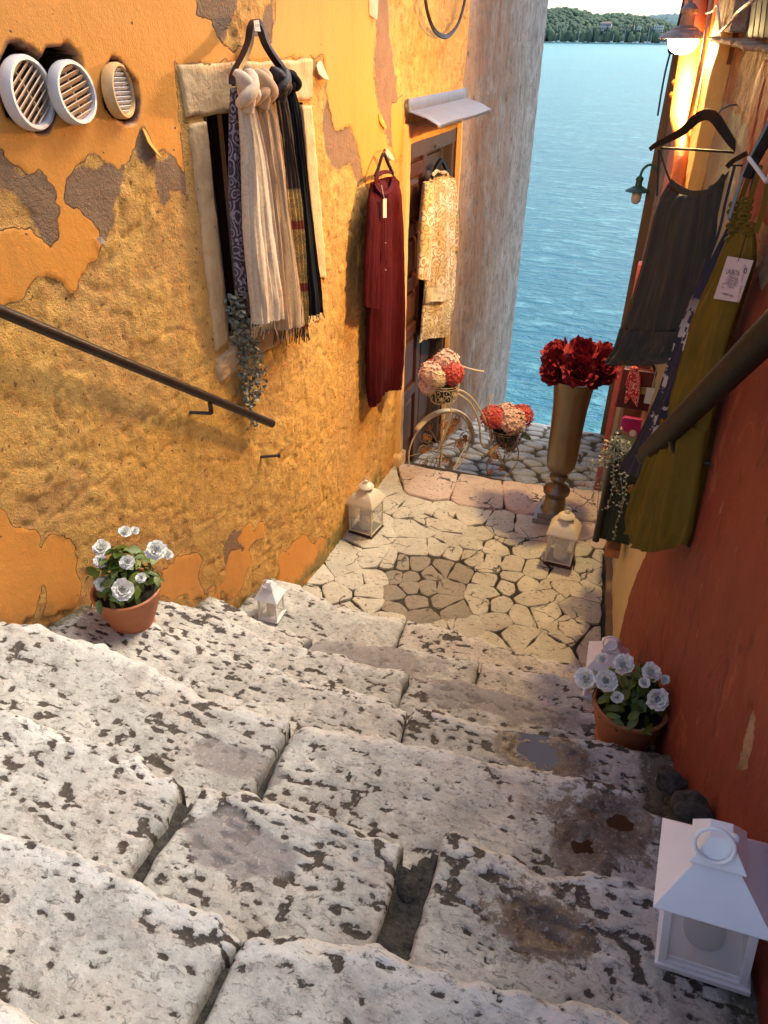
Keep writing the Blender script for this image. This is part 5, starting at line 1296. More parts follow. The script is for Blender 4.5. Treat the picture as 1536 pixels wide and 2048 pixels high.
def spiral(C, ax, ay, r, turns, s0, n=20):
    return [C + (ax * math.cos(s0 + turns * 6.283 * i / n) + ay * math.sin(s0 + turns * 6.283 * i / n)) * r * (1 - .8 * i / n) for i in range(n + 1)]
Z_ = Vector((0, 0, 1))
def daisy_mesh(mat):
    mb = MB()
    for k in range(6):
        a = k * math.pi / 3; c, s_ = math.cos(a), math.sin(a)
        mb.add([(0, 0, 0), (.6 * c - .22 * s_, .6 * s_ + .22 * c, .12), (c, s_, .2), (.6 * c + .22 * s_, .6 * s_ - .22 * c, .12)], [(0, 1, 2, 3)])
    mb.ball((0, 0, .08), .2, n=6, m=4); me = mb.mesh('metal_daisy'); me.materials.append(mat); return me
DM = daisy_mesh(M_RUST); DMC = daisy_mesh(M_CREAMB)
rn = random.Random(21)
for C, r, n, par, mt in ((FC, RF, 26, wf, M_RUSTD), (RC_, .145, 9, wr, M_RUSTD)):
    mb = MB()
    for k in range(n):
        q = rn.uniform(0, 6.283); rr_ = r * (.25 + .68 * rn.random() ** .6); c = C + d2 * rr_ * math.cos(q) + Z_ * rr_ * math.sin(q)
        o = place(DM, 'metal_daisy', bk, c + dn * .006, (dn + Vector((rn.uniform(-.4, .4), 0, rn.uniform(-.3, .3)))).normalized(), .023 + .007 * rn.random(), rn.uniform(0, 3), False)
        mb.tube(spiral(c, d2, Z_, r * .17, 1.3 * rn.choice((-1, 1)), q), .0026, 5, False)
        mb.tube(curve([C, C + (c - C) * .5 + Vector((rn.uniform(-.02, .02), 0, rn.uniform(-.02, .02))), c], 6), .0018, 5, False)
    for k in range(6 if r > .2 else 3):
        q = k * math.pi / 3; mb.tube([C, C + d2 * r * math.cos(q) + Z_ * r * math.sin(q)], .0026, 5, False)
    o = bpart(mb, 'scrollwork', M_RUSTD)
def florets(name, mat, R_, seed):
    mb = MB(); r_ = random.Random(seed); N = 130
    for i in range(N):
        zz = 1 - 1.5 * (i + .5) / N; ph = i * 2.39996; q = math.sqrt(max(0, 1 - zz * zz)); n_ = Vector((q * math.cos(ph), q * math.sin(ph), zz)); c = n_ * R_ * r_.uniform(.80, 1.10)
        a = n_.orthogonal().normalized(); b = n_.cross(a); sp = r_.random() * 3; sz = R_ * .25
        for k in range(4):
            t = sp + k * math.pi / 2; u_ = a * math.cos(t) + b * math.sin(t); w_ = a * -math.sin(t) + b * math.cos(t)
            mb.add([c, c + (u_ * .6 + w_ * .45) * sz + n_ * sz * .15, c + u_ * sz * 1.1 + n_ * sz * .32, c + (u_ * .6 - w_ * .45) * sz + n_ * sz * .15], [(0, 1, 2, 3)])
    mb.ball((0, 0, -.1 * R_), R_ * .7, n=12, m=8); me = mb.mesh(name); me.materials.append(mat); return me
M_H1 = simple('pale_pink_floret', (.78, .50, .38), .7, .25, 30, 0); M_H2 = simple('coral_floret', (.62, .09, .07), .7, .3, 30, 0); M_H3 = simple('cream_floret', (.80, .62, .36), .7, .25, 30, 0)
def hyd(mat, seed): return florets('hydrangea', mat, 1.0, seed)
H1, H2, H3 = hyd(M_H1, 1), hyd(M_H2, 2), hyd(M_H3, 3)
def basket(C, r0, r1, h, nm, mat, dm):
    mb = MB(); n = 28
    for (rr_, z) in ((r0, h), (r0 * .98, h * .86), (r1, 0)): mb.tube([C + Vector((rr_ * math.cos(2 * math.pi * i / n), rr_ * math.sin(2 * math.pi * i / n), z)) for i in range(n + 1)], .0028, 6, False)
    for k in range(10):
        q = 2 * math.pi * k / 10; rad = Vector((math.cos(q), math.sin(q), 0)); tg = Vector((-math.sin(q), math.cos(q), 0))
        mb.tube([C + rad * r1, C + rad * r0 + Z_ * h], .0018, 5, False)
        for j, (zz, sg) in enumerate(((.68, 1), (.3, -1))): mb.tube(spiral(C + rad * (r1 + (r0 - r1) * zz) + tg * r0 * .25 + Z_ * h * zz, tg, Z_, h * .24, 1.4 * sg, k), .0022, 5, False)
    b = bpart(mb, nm, mat)
    for k in range(8):
        q = 2 * math.pi * k / 8 + .2; rad = Vector((math.cos(q), math.sin(q), 0)); zz = .35 + .3 * (k % 2)
        place(dm, 'metal_daisy', bk, C + rad * (r1 + (r0 - r1) * zz + .004) + Z_ * h * zz, rad, .02, k, False)
    return b
BC = onY(885, 800, 4.35); basket(BC, .105, .078, .125, 'basket', M_CREAMB, DMC)
BC2 = onY(1010, 888, 4.68); basket(BC2, .12, .085, .13, 'basket', M_RUSTD, DM)
M_DLEAF = simple('dark_leaf', (.015, .03, .012), .5)
bpart(MB().lathe([(.06, .0), (.09, .1), (.07, .14)], BC, 14), 'planter_filling', M_DLEAF); bpart(MB().lathe([(.06, .0), (.10, .11), (.07, .14)], BC2, 14), 'planter_filling', M_DLEAF)
M_CURL = M_CREAMB
for (u, v, Y_, r, me) in ((862, 748, 4.42, .074, H1), (893, 728, 4.52, .085, H1), (905, 748, 4.46, .070, H2), (858, 770, 4.42, .062, H1), (876, 758, 4.40, .055, H3), (872, 738, 4.60, .07, H2),
                      (984, 834, 4.84, .078, H2), (1012, 828, 4.98, .075, H1), (1024, 843, 4.82, .088, H1), (1043, 832, 4.94, .078, H2), (1000, 842, 4.80, .05, H2)):
    Y_ -= .13 if u < 950 else .20; p = onY(u, v, Y_); place(me, 'hydrangea', bk, p, (-p + Vector((0, 0, 3))).normalized(), r, u)
for k, (u, v, Y_) in enumerate(((890, 752, 4.40), (1000, 850, 4.78), (1053, 865, 4.85), (1048, 872, 4.82), (885, 775, 4.38), (1030, 872, 4.78))):
    Y_ -= .13 if u < 950 else .20; p = onY(u, v, Y_); place(leaf_mesh('big_leaf', M_DLEAF, 1, .6, .1, -.2), 'big_leaf', bk, p, (-p + Vector((.5 * math.sin(k * 2), 0, 1))).normalized(), .055, k * 2)

# ================================================================ CLOTHES
def cloth(name, rows, onf, mat, parent, folds=5, amp=.008, seed=0, n=72, m=70, nz=1, grow=1.0, crump=.004, drift=.6, wave_hem=0.0, scoop=0.0):
    """closed sleeve of cloth; rows: (uL, vL, uR, vR, offset, depth), from the top down"""
    L = [onf(a, b, o) for a, b, c, d, o, dp in rows]; Rr = [onf(c, d, o) for a, b, c, d, o, dp in rows]
    dp = catmull([(r[5], 0, 0) for r in rows], m); L = catmull([tuple(p) for p in L], m); Rr = catmull([tuple(p) for p in Rr], m)
    V = np.zeros((m, n, 3)); A = np.linspace(0, 2 * math.pi, n, endpoint=False); rnd = random.Random(seed); ph = rnd.random() * 6
    for i in range(m):
        t = i / (m - 1); C = (L[i] + Rr[i]) / 2; H = (Rr[i] - L[i]) / 2
        N = np.array([H[1], -H[0], 0]); N /= max(np.linalg.norm(N), 1e-6); w = np.cos(A); s_ = np.sin(A)
        if N @ (-C) < 0: N = -N
        d = max(dp[i][0], .002)
        g = (.25 + .75 * t ** .7) * grow
        ww = w + .10 * np.sin(3 * w + ph + t * 1.5)
        f1 = vnoise(ww * folds * .42 + seed * 3.1, np.full(n, t * .8 * drift + seed), s_ * .3, seed); f2 = vnoise(ww * folds * 1.05 + seed, np.full(n, t * 1.7), s_ * .3, seed + 5)
        fo = amp * g * (1.7 * f1 + .7 * f2 + .55 * (1 - 1.6 * np.abs(np.sin(folds * .8 * math.pi * ww + ph + 2.2 * f1 + .8 * f2)))) * np.clip(1.25 - np.abs(w) ** 4, 0, 1)
        fo = fo + crump * fbm(w * 4 + seed, np.full(n, t * 9), s_ * 2, seed=seed, octv=3)
        P = C[None] + w[:, None] * H[None] + N[None] * (s_ * d + fo * np.where(s_ >= -.2, 1, -.6))[:, None]
        if scoop: P[:, 2] -= scoop * np.clip(1 - w ** 2, 0, 1) * max(0, 1 - t / .18)
        if wave_hem: P[:, 2] += wave_hem * max(0, t - .75) * 4 * np.sin(A * 3 + ph)
        V[i] = P
    F = grid_faces(m, n); extra = []
    Fi = np.stack([np.arange(n)[None, :] + np.arange(m - 1)[:, None] * n, (np.arange(n)[None, :] + 1) % n + np.arange(m - 1)[:, None] * n, (np.arange(n)[None, :] + 1) % n + (np.arange(m - 1)[:, None] + 1) * n, np.arange(n)[None, :] + (np.arange(m - 1)[:, None] + 1) * n], -1).reshape(-1, 4)
    uvw = np.repeat(np.linspace(0, 1, m), n)
    o = link_mesh(name, np_mesh(name, V.reshape(-1, 3), Fi, {'down': uvw, 'across': np.tile(np.cos(A), m)}), mat)
    if parent: wchild(o, parent)
    o['_hem'] = 0; del o['_hem']
    return o, V
def fringe(V, length, n, mat, parent, seed=0, frac=(.0, 1.0), r=.0014):
    hem = V[-1]; k = len(hem); mb = MB(); rn = random.Random(seed)
    idx = [int((frac[0] + (frac[1] - frac[0]) * i / n) * k) % k for i in range(n)]
    for i in idx:
        p = Vector(hem[i]) + Vector((0, 0, .004)); l = length * rn.uniform(.75, 1.1); sw = Vector((rn.uniform(-.008, .008), rn.uniform(-.010, .010), 0))
        mb.tube([p, p + sw * .3 + Vector((0, 0, -l * .5)), p + sw + Vector((0, 0, -l * .9)), p + sw + Vector((0, 0, -l))], [r, r, r * 1.5, r * .5], 5)
    wchild(mb.build('fringe', mat), parent)
def pattern_mat(name, base, line, sc=30, w=.07, sx=1.0, mask=None, rough=.9, third=None):
    s = NB(name); co = s.co('Object', (sx, 1, 1))
    d = s.noise(sc * .35, 3, .6, co); mp = s.n('ShaderNodeVectorMath', operation='MULTIPLY_ADD'); s.l(co, mp.inputs[0]); mp.inputs[1].default_value = (1, 1, 1)
    dv = s.n('ShaderNodeTexNoise'); dv.inputs['Scale'].default_value = sc * .4; s.l(co, dv.inputs['Vector'])
    sc_ = s.n('ShaderNodeVectorMath', operation='SCALE'); s.l(dv.outputs[1], sc_.inputs[0]); sc_.inputs['Scale'].default_value = .05; ad = s.n('ShaderNodeVectorMath', operation='ADD'); s.l(co, ad.inputs[0]); s.l(sc_.outputs[0], ad.inputs[1])
    v = s.voro(sc, 'F1', ad.outputs[0]); r1 = s.math('ABSOLUTE', s.math('SUBTRACT', s.math('FRACT', s.math('MULTIPLY', v, 3.2)), .5))
    ln = s.thr(r1, .5 - w * 2.2, .1)
    if mask is not None: ln = s.math('MULTIPLY', ln, mask(s))
    c = s.mix(s.noise(6, 3), tuple(x * .8 for x in base), base)
    if third: c = s.mix(s.thr(s.voro(sc * .45, 'F1', ad.outputs[0], 0), .45, .15), third, c)
    c = s.mix(ln, c, line)
    return s.set(c, rough, s.bump(s.noise(260, 2), .0006, 1, s.bump(s.noise(25, 3), .003)), Sheen_Weight=.2)
hg = empty('scarf_hanger', tuple(onL(512, 60, .06))); tag(hg, 'dark wooden hanger on the orange wall holding the knotted scarves', 'hanger')
M_HWOOD = simple('dark_lacquer_wood', (.028, .009, .007), .3, .4, 10, .0005)
def flat_curve(P, w, t, nrm, n=40, ws=None):
    """flat bar of width w (in the plane) and thickness t along nrm"""
    P = curve(P, n); nrm = Vector(nrm).normalized(); vs = []; fs = []
    for i, p in enumerate(P):
        tg = (P[min(i + 1, n - 1)] - P[max(i - 1, 0)]).normalized(); b = nrm.cross(tg).normalized(); ww = w * (ws(i / (n - 1)) if ws else 1)
        vs += [p + b * ww + nrm * t, p - b * ww + nrm * t, p - b * ww - nrm * t, p + b * ww - nrm * t]
    for i in range(n - 1):
        for k in range(4): a = i * 4; fs.append((a + k, a + (k + 1) % 4, a + 4 + (k + 1) % 4, a + 4 + k))
    fs += [(3, 2, 1, 0), tuple((n - 1) * 4 + k for k in range(4))]
    return MB().add(vs, fs)
o = flat_curve([onL(u, v, f) for u, v, f in ((466, 168, .10), (468, 150, .10), (485, 118, .09), (498, 85, .075), (502, 58, .065), (510, 44, .06), (519, 52, .06), (530, 85, .065), (548, 115, .08), (568, 142, .09), (580, 158, .095))], .0085, .012, (1, .15, .1)).build('hanger_frame', M_HWOOD, bevel=0); wchild(o, hg)
wchild(flat_curve([onL(u, v, f) for u, v, f in ((466, 168, .10), (500, 160, .10), (540, 152, .10), (579, 156, .095))], .006, .006, (1, 0, 0)).build('cross_bar', M_HWOOD), hg)
M_LABELW = simple('white_label', (.75, .70, .62), .6, .05)
def flatquad(pts, th, name, mat, par, nrm):
    nrm = Vector(nrm).normalized() * th; P = [Vector(p) for p in pts]
    return wchild(MB().add(P + [p + nrm for p in P], [(0, 1, 2, 3), (7, 6, 5, 4), (0, 4, 5, 1), (1, 5, 6, 2), (2, 6, 7, 3), (3, 7, 4, 0)]).build(name, mat, smooth=False), par)
flatquad([onL(u, v, .078) for u, v in ((507, 41), (517, 40), (521, 63), (509, 62))], .001, 'label', M_LABELW, hg, (1, 0, 0))
def text_obj(body, name, mat, par, O, ux, uy, size, off=.0012, extrude=.0002):
    c = bpy.data.curves.new('txt', 'FONT'); c.body = body; c.size = size; c.extrude = 0; c.align_x = 'CENTER'; c.align_y = 'CENTER'
    tmp = bpy.data.objects.new('txt', c); COL.objects.link(tmp); bpy.context.view_layer.update()
    me = bpy.data.meshes.new_from_object(tmp.evaluated_get(bpy.context.evaluated_depsgraph_get())); bpy.data.objects.remove(tmp); bpy.data.curves.remove(c)
    ux = Vector(ux).normalized(); uy = Vector(uy); uy = (uy - ux * uy.dot(ux)).normalized(); uz = ux.cross(uy)
    for v in me.vertices: v.co = Vector(O) + ux * v.co.x + uy * v.co.y + uz * off
    me.materials.clear(); return wchild(link_mesh(name, me, mat, None, False), par)
M_INK = simple('ink', (.04, .03, .05), .8, .05)
a_, b_, c_ = onL(509, 52, .0795), onL(519, 51, .0795), onL(514, 46, .0795)
text_obj('S.OM', 'lettering', M_INK, hg, (a_ + b_) / 2, b_ - a_, (0, 0, 1), .010)
M_S1 = pattern_mat('purple_paisley', (.075, .035, .05), (.34, .28, .30), 26, .09)
M_S1b = cloth_mat('mauve_grey_cloth', (.22, .16, .15))
M_S2 = pattern_mat('cream_paisley', (.80, .58, .38), (.66, .44, .30), 20, .05)
M_S3 = pattern_mat('beige_paisley', (.60, .37, .19), (.50, .30, .18), 22, .05)
M_TANC = cloth_mat('tan_cloth', (.42, .25, .10))
s = NB('black_gold_scarf'); dn_ = s.attr('down'); stripe = s.math('FRACT', s.math('MULTIPLY', dn_, 17.0)); gold = s.thr(dn_, .46, .01)
v = s.voro(120, 'F1'); sp = s.thr(v, .35, .15)
cgold = s.mix(s.thr(stripe, .5, .1), (.30, .15, .03), (.14, .07, .02)); cgold = s.mix(s.math('MULTIPLY', sp, .7), (.62, .44, .14), cgold); cgold = s.mix(s.thr(s.math('FRACT', s.math('MULTIPLY', dn_, 5.0)), .86, .03), cgold, (.22, .03, .02))
M_S4 = s.set(s.mix(gold, (.022, .012, .014), cgold), .6, s.bump(v, .001))
M_S5 = cloth_mat('black_cloth', (.006, .006, .009), (.009, .009, .012), sheen=0)
M_FR1 = simple('cream_fringe', (.55, .36, .22), .8); M_FR2 = simple('brown_fringe', (.12, .05, .03), .8); M_FR5 = simple('black_fringe', (.012, .01, .012), .8)
def scarf(nm, label, rows, mat, folds, amp, fl, fn, fm, seed, knot=None, **k):
    t = empty(nm, tuple(onL(rows[0][0], rows[0][1], .07))); tag(t, label, 'scarf')
    o, V = cloth('cloth', rows, onL, mat, t, folds, amp, seed, **k)
    fringe(V, fl, fn, fm, t, seed)
    if knot:
        kb = MB()
        for (u, v, of, r, sg) in knot:
            p = onL(u, v, of); Y_ = Vector((0, 1, 0)); X_ = Vector((1, 0, 0)); Zz = Vector((0, 0, 1))
            kb.tube(curve([p - X_ * .02 + Y_ * r * .9 * sg + Zz * r * 1.1, p + X_ * .006 + Y_ * r * .7 * sg + Zz * r * .9, p + X_ * .022 - Y_ * r * .1 * sg + Zz * r * .1, p + X_ * .014 - Y_ * r * .9 * sg - Zz * r * .5, p - X_ * .012 - Y_ * r * .8 * sg - Zz * r * .9], 20), [r * .35 + r * .28 * math.sin(math.pi * i / 19) for i in range(20)], 14, flat=1.25)
            kb.tube(curve([p - X_ * .02 - Y_ * r * .8 * sg + Zz * r * 1.2, p + X_ * .004 - Y_ * r * .7 * sg + Zz * r * .8, p + X_ * .012 + Y_ * r * .1 * sg + Zz * r * .0, p + X_ * .006 + Y_ * r * .85 * sg - Zz * r * .5, p - X_ * .016 + Y_ * r * .5 * sg - Zz * r * 1.0], 20), [r * .34 + r * .26 * math.sin(math.pi * i / 19) for i in range(20)], 14, flat=1.3)
            kb.tube(curve([p - X_ * .01 + Zz * r * .3, p + X_ * .004 - Zz * r * .5, p - X_ * .002 - Zz * r * 1.5], 10), [r * .5, r * .55, r * .6, r * .6, r * .6, r * .58, r * .55, r * .5, r * .5, r * .5], 14, flat=1.2)
        wchild(kb.build('knot', mat), t)
    return t
scarf('scarf', 'dark purple paisley scarf, leftmost and behind the cream one', [(462, 178, 492, 172, .055, .015), (461, 240, 492, 230, .05, .02), (460, 330, 496, 320, .045, .02), (463, 430, 500, 420, .045, .02), (470, 520, 508, 515, .045, .02), (476, 590, 512, 596, .045, .018)], M_S1, 3, .012, .07, 12, M_FR2, 31)
scarf('scarf', 'cream paisley scarf tied in a big knot at the left of the hanger', [(478, 205, 506, 195, .10, .018), (480, 240, 516, 236, .10, .022), (484, 300, 530, 296, .10, .026), (486, 380, 542, 376, .10, .030), (488, 460, 552, 456, .10, .032), (496, 540, 562, 534, .10, .033), (502, 600, 570, 585, .10, .032), (506, 648, 572, 632, .10, .030)], M_S2, 5, .018, .062, 22, M_FR1, 32,
      [(492, 182, .112, .040, 1)])
scarf('scarf', 'beige scarf with brown fringe hanging in the middle of the hanger', [(506, 198, 534, 190, .085, .018), (512, 250, 548, 240, .085, .024), (524, 340, 562, 330, .085, .026), (538, 450, 578, 445, .085, .028), (546, 560, 594, 552, .085, .028), (548, 620, 602, 612, .085, .028), (550, 660, 606, 650, .085, .026)], M_S3, 5, .018, .07, 22, M_FR2, 33,
      [(524, 178, .108, .038, -1)])
scarf('scarf', 'narrow tan scarf folded between the beige and the black ones', [(530, 190, 546, 188, .075, .014), (534, 260, 558, 255, .07, .018), (544, 340, 568, 335, .065, .018), (552, 420, 572, 418, .06, .016)], M_TANC, 2, .006, .03, 8, M_FR2, 34)
scarf('scarf', 'black scarf with a gold and red patterned lower half', [(550, 186, 568, 184, .08, .014), (556, 240, 576, 236, .075, .018), (566, 320, 586, 316, .07, .018), (572, 400, 598, 396, .07, .02), (582, 500, 606, 496, .07, .02), (590, 600, 612, 596, .07, .02), (594, 656, 614, 650, .07, .018)], M_S4, 3, .012, .075, 14, M_FR5, 35,
      [(560, 168, .10, .034, 1)])
scarf('scarf', 'plain black scarf, rightmost on the scarf hanger', [(568, 176, 586, 172, .06, .014), (574, 230, 598, 222, .06, .018), (586, 330, 610, 320, .06, .018), (596, 430, 620, 422, .06, .02), (604, 530, 632, 522, .06, .02), (610, 600, 640, 590, .06, .02), (613, 632, 641, 624, .06, .018)], M_S5, 3, .012, .030, 14, M_FR5, 36,
      [(580, 166, .085, .026, -1)])
# trailing string plant from the window sill
M_SUCG = simple('grey_green_leaf', (.26, .25, .18), .6, .35, 30, .0004)
M_SUCW = simple('pale_succulent_leaf', (.48, .50, .36), .55, .25, 30, .0004)
def disc_leaves(pts, r, mat, parent, seed, per=3, spread=.02, name='leaves'):
    rn = random.Random(seed); mb = MB()
    for p in pts:
        for k in range(per):
            c = Vector(p) + Vector((rn.gauss(0, spread), rn.gauss(0, spread), rn.gauss(0, spread))); a = Vector((rn.uniform(-1, 1), rn.uniform(-1, 1), rn.uniform(-.4, .8))).normalized(); b = a.cross(Vector((rn.uniform(-1, 1), rn.uniform(-1, 1), rn.uniform(-1, 1)))).normalized(); n_ = a.cross(b)
            q = r * rn.uniform(.6, 1.2); mb.add([c, c + a * q * .7 + b * q * .55 + n_ * q * .1, c + a * q * 1.5 + b * q * .35, c + a * q * 1.7 - n_ * q * .15, c + a * q * 1.5 - b * q * .35, c + a * q * .7 - b * q * .55 + n_ * q * .1], [(0, 1, 2, 3), (0, 3, 4, 5)])
    o = mb.build(name, mat); wchild(o, parent); tag(o, kind='stuff'); return o
tp = empty('trailing_plant', tuple(onL(480, 640, .02))); tag(tp, 'grey green trailing plant hanging from the window sill behind the scarves', 'plant')
strands = []
for k, (pp) in enumerate([[(468, 600), (478, 660), (486, 720), (492, 790), (506, 840)], [(480, 610), (492, 680), (498, 750), (500, 800), (508, 850)], [(470, 590), (484, 640), (500, 690), (515, 740), (522, 780)], [(462, 610), (470, 650), (482, 700), (488, 760), (490, 800)], [(490, 620), (500, 660), (510, 700), (512, 740), (500, 780)]]):
    c = curve([onL(u, v, .03 + .01 * (k % 3)) for u, v in pp], 30); strands += c; wchild(MB().tube(c, .0016, 5).build('stem', M_SUCG), tp)
disc_leaves(strands, .0145, M_SUCG, tp, 3, 4, .014)

# red shirt dress
s = NB('crimson_crepe'); f = s.noise(14, 4, .6); w = s.noise(1.0, 3, .6, s.co('Object', (90, 90, 12)))
M_REDC = s.set(s.mix(f, (.040, .0012, .003), (.078, .003, .006)), .85, s.bump(w, .004, 1, s.bump(s.noise(1.0, 4, .6, s.co('Object', (26, 26, 5))), .008)), Specular_IOR_Level=.15)
sd_ = empty('shirt_dress', tuple(onL(768, 340, .06))); tag(sd_, 'long crimson shirt dress hanging on the orange wall left of the door', 'dress')
cloth('body', [(750, 362, 790, 352, .05, .020), (744, 385, 796, 372, .055, .040), (742, 430, 797, 418, .055, .050), (740, 500, 800, 490, .055, .052), (738, 600, 801, 575, .055, .055), (736, 700, 800, 680, .055, .055), (737, 770, 798, 740, .055, .052), (740, 812, 796, 762, .055, .045)], onL, M_REDC, sd_, 6, .022, 41, wave_hem=.012, crump=.008)
cloth('sleeve', [(744, 368, 756, 362, .07, .020), (737, 420, 756, 415, .085, .028), (732, 500, 754, 496, .09, .030), (729, 570, 753, 568, .09, .028), (729, 614, 752, 618, .09, .024)], onL, M_REDC, sd_, 3, .012, 42, m=40, n=40)
cloth('sleeve', [(788, 356, 794, 366, .06, .018), (793, 400, 799, 420, .065, .022), (796, 460, 803, 470, .07, .024), (798, 520, 805, 530, .07, .022), (798, 548, 806, 552, .07, .020)], onL, M_REDC, sd_, 2, .004, 43, m=40, n=40)
wchild(flat_curve([onL(u, v, f) for u, v, f in ((752, 372, .09), (755, 352, .085), (768, 344, .07), (783, 346, .08), (787, 362, .09), (780, 380, .105), (770, 388, .11), (758, 384, .105), (751, 370, .09))], .010, .004, (.6, 0, 1)).build('collar', M_REDC), sd_)
wchild(flat_curve([onL(u, v, f) for u, v, f in ((768, 388, .112), (770, 440, .115), (771, 520, .118))], .008, .001, (1, 0, 0)).build('placket', M_REDC), sd_)
M_BTN = simple('button', (.5, .3, .25), .4)
for v in (420, 486, 540): wchild(MB().ball(onL(770 + (v - 420) * .01, v, .120), .0045, n=8, m=5).build('button', M_BTN), sd_)
M_TAG = simple('paper_tag', (.68, .58, .44), .7, .05)
flatquad([onL(u, v, .135) for u, v in ((766, 398), (773, 397), (773, 435), (766, 436))], .0008, 'price_tag', M_TAG, sd_, (1, 0, 0))
wchild(MB().tube([onL(763, 370, .11), onL(766, 385, .125), onL(769, 400, .134)], .0012, 5).build('string', M_TAG), sd_)
hh = empty('clothes_hanger', tuple(onL(768, 325, .05))); tag(hh, 'black hanger holding the crimson shirt dress', 'hanger')
M_BLK = simple('black_plastic', (.008, .008, .010), .5, Specular_IOR_Level=.2)
wchild(flat_curve([onL(u, v, f) for u, v, f in ((750, 352, .06), (757, 335, .06), (764, 312, .055), (769, 309, .055), (776, 326, .055), (786, 348, .06))], .006, .006, (1, 0, 0)).build('shoulders', M_BLK), hh)
wchild(MB().tube(curve([onL(767, 311, .055), onL(766, 303, .055), onL(769, 298, .045), onL(772, 300, .02), onL(772, 304, .0)], 12), .0022, 6).build('hook', M_BLK), hh)

# patterned dress on the door
def door_on(u, v, off=0.0): return onX(u, v, -1.50 + off)
M_PAT = pattern_mat('ochre_paisley', (.72, .56, .26), (.46, .24, .08), 17, .09, third=(.80, .72, .52))
M_PAT2 = pattern_mat('ochre_panel', (.62, .42, .06), (.30, .16, .04), 30, .08)
pd = empty('tunic_dress', tuple(door_on(880, 350, .06))); tag(pd, 'ochre and cream paisley dress hanging on the wooden door', 'dress')
cloth('body', [(860, 356, 897, 348, .06, .02), (852, 385, 905, 375, .06, .05), (851, 440, 906, 430, .06, .055), (852, 520, 905, 510, .06, .058), (850, 590, 902, 575, .06, .06), (846, 640, 894, 625, .06, .06), (842, 684, 890, 664, .06, .055)], door_on, M_PAT, pd, 6, .026, 51, crump=.010, wave_hem=.01)
cloth('sleeve', [(852, 366, 862, 362, .09, .03), (846, 430, 860, 425, .10, .04), (841, 500, 857, 497, .10, .04), (837, 558, 855, 562, .10, .035)], door_on, M_PAT, pd, 2, .008, 52, m=40, n=40)
cloth('sleeve', [(897, 352, 906, 362, .08, .03), (902, 420, 910, 430, .09, .035), (903, 500, 911, 505, .09, .03)], door_on, M_PAT, pd, 2, .006, 53, m=40, n=40)
M_CRC = cloth_mat('cream_lining', (.66, .52, .30))
cloth('lining', [(854, 572, 893, 566, .07, .055), (853, 590, 892, 582, .072, .058), (852, 606, 890, 594, .074, .058)], door_on, M_CRC, pd, 5, .014, 55, m=20, n=60, wave_hem=.01)
wchild(flat_curve([door_on(u, v, f) for u, v, f in ((866, 350, .10), (874, 342, .09), (884, 345, .10), (893, 344, .09), (896, 352, .10))], .010, .004, (.6, 0, 1)).build('collar', M_PAT), pd)
flatquad([door_on(u, v, .15) for u, v in ((879, 385), (884, 385), (884, 408), (879, 408))], .0008, 'price_tag', M_TAG, pd, (1, 0, 0))
hd = empty('clothes_hanger', tuple(door_on(883, 322, .06))); tag(hd, 'black hanger with wire hook holding the paisley dress on the door', 'hanger')
wchild(flat_curve([door_on(u, v, .07) for u, v in ((864, 356), (872, 335), (880, 322), (885, 322), (893, 338), (899, 350))], .012, .008, (1, 0, 0)).build('shoulders', M_BLK), hd)
wchild(MB().tube(curve([door_on(u, v, f) for u, v, f in ((882, 322, .07), (884, 305, .07), (880, 294, .07), (872, 290, .06), (870, 298, .04))], 14), .0035, 6).build('hook', M_ZINC), hd)

# ---------------------------------------------------------------- right side clothes
PA, PB = (-.10, 3.17), (.19, 2.86)
def onB(u, v, off=0.0): p = onP(u, v, PA, PB); return p * (1 - off / max(p.length, 1e-3))
s = NB('charcoal_gauze'); f = s.noise(1.0, 4, .6, s.co('Object', (30, 30, 6))); w = s.noise(1.0, 3, .6, s.co('Object', (300, 300, 40)))
M_GAUZE = s.set(s.mix(f, (.013, .013, .012), (.048, .046, .040)), .85, s.bump(w, .0015, 1, s.bump(f, .004)), Alpha=.93)
bd = empty('sundress', tuple(onB(1395, 300))); tag(bd, 'charcoal gauze strap dress hanging against the sea on a black hanger', 'dress')
cloth('body', [(1338, 368, 1449, 350, 0, .012), (1322, 400, 1450, 385, 0, .03), (1310, 440, 1449, 440, 0, .04), (1292, 510, 1442, 510, 0, .045), (1272, 580, 1432, 585, 0, .05), (1252, 640, 1420, 648, 0, .055), (1244, 660, 1416, 664, 0, .055)], onB, M_GAUZE, bd, 7, .020, 61, n=130, m=90, scoop=.05)
cloth('hem_frill', [(1243, 656, 1418, 662, -.004, .06), (1234, 690, 1422, 694, -.006, .075), (1222, 712, 1426, 716, -.006, .085), (1216, 722, 1428, 724, -.006, .085)], onB, M_GAUZE, bd, 22, .016, 62, n=200, m=24, grow=1.3, wave_hem=.008)
wchild(flat_curve([onB(u, v, .03) for u, v in ((1340, 362), (1352, 372), (1380, 386), (1415, 384), (1436, 370), (1450, 350))], .010, .0015, (-.2, -1, 0), 30).build('neck_band', M_GAUZE), bd)
for P in (((1320, 300), (1330, 335), (1342, 366)), ((1318, 300), (1316, 350), (1314, 392)), ((1480, 318), (1466, 335), (1450, 354)), ((1476, 330), (1456, 380), (1449, 410))):
    wchild(flat_curve([onB(u, v, .02) for u, v in P], .0035, .001, (-.2, -1, 0), 14).build('strap', M_GAUZE), bd)
bh = empty('clothes_hanger', tuple(onB(1415, 235))); tag(bh, 'black wooden hanger of the charcoal dress, seen against orange wall', 'hanger')
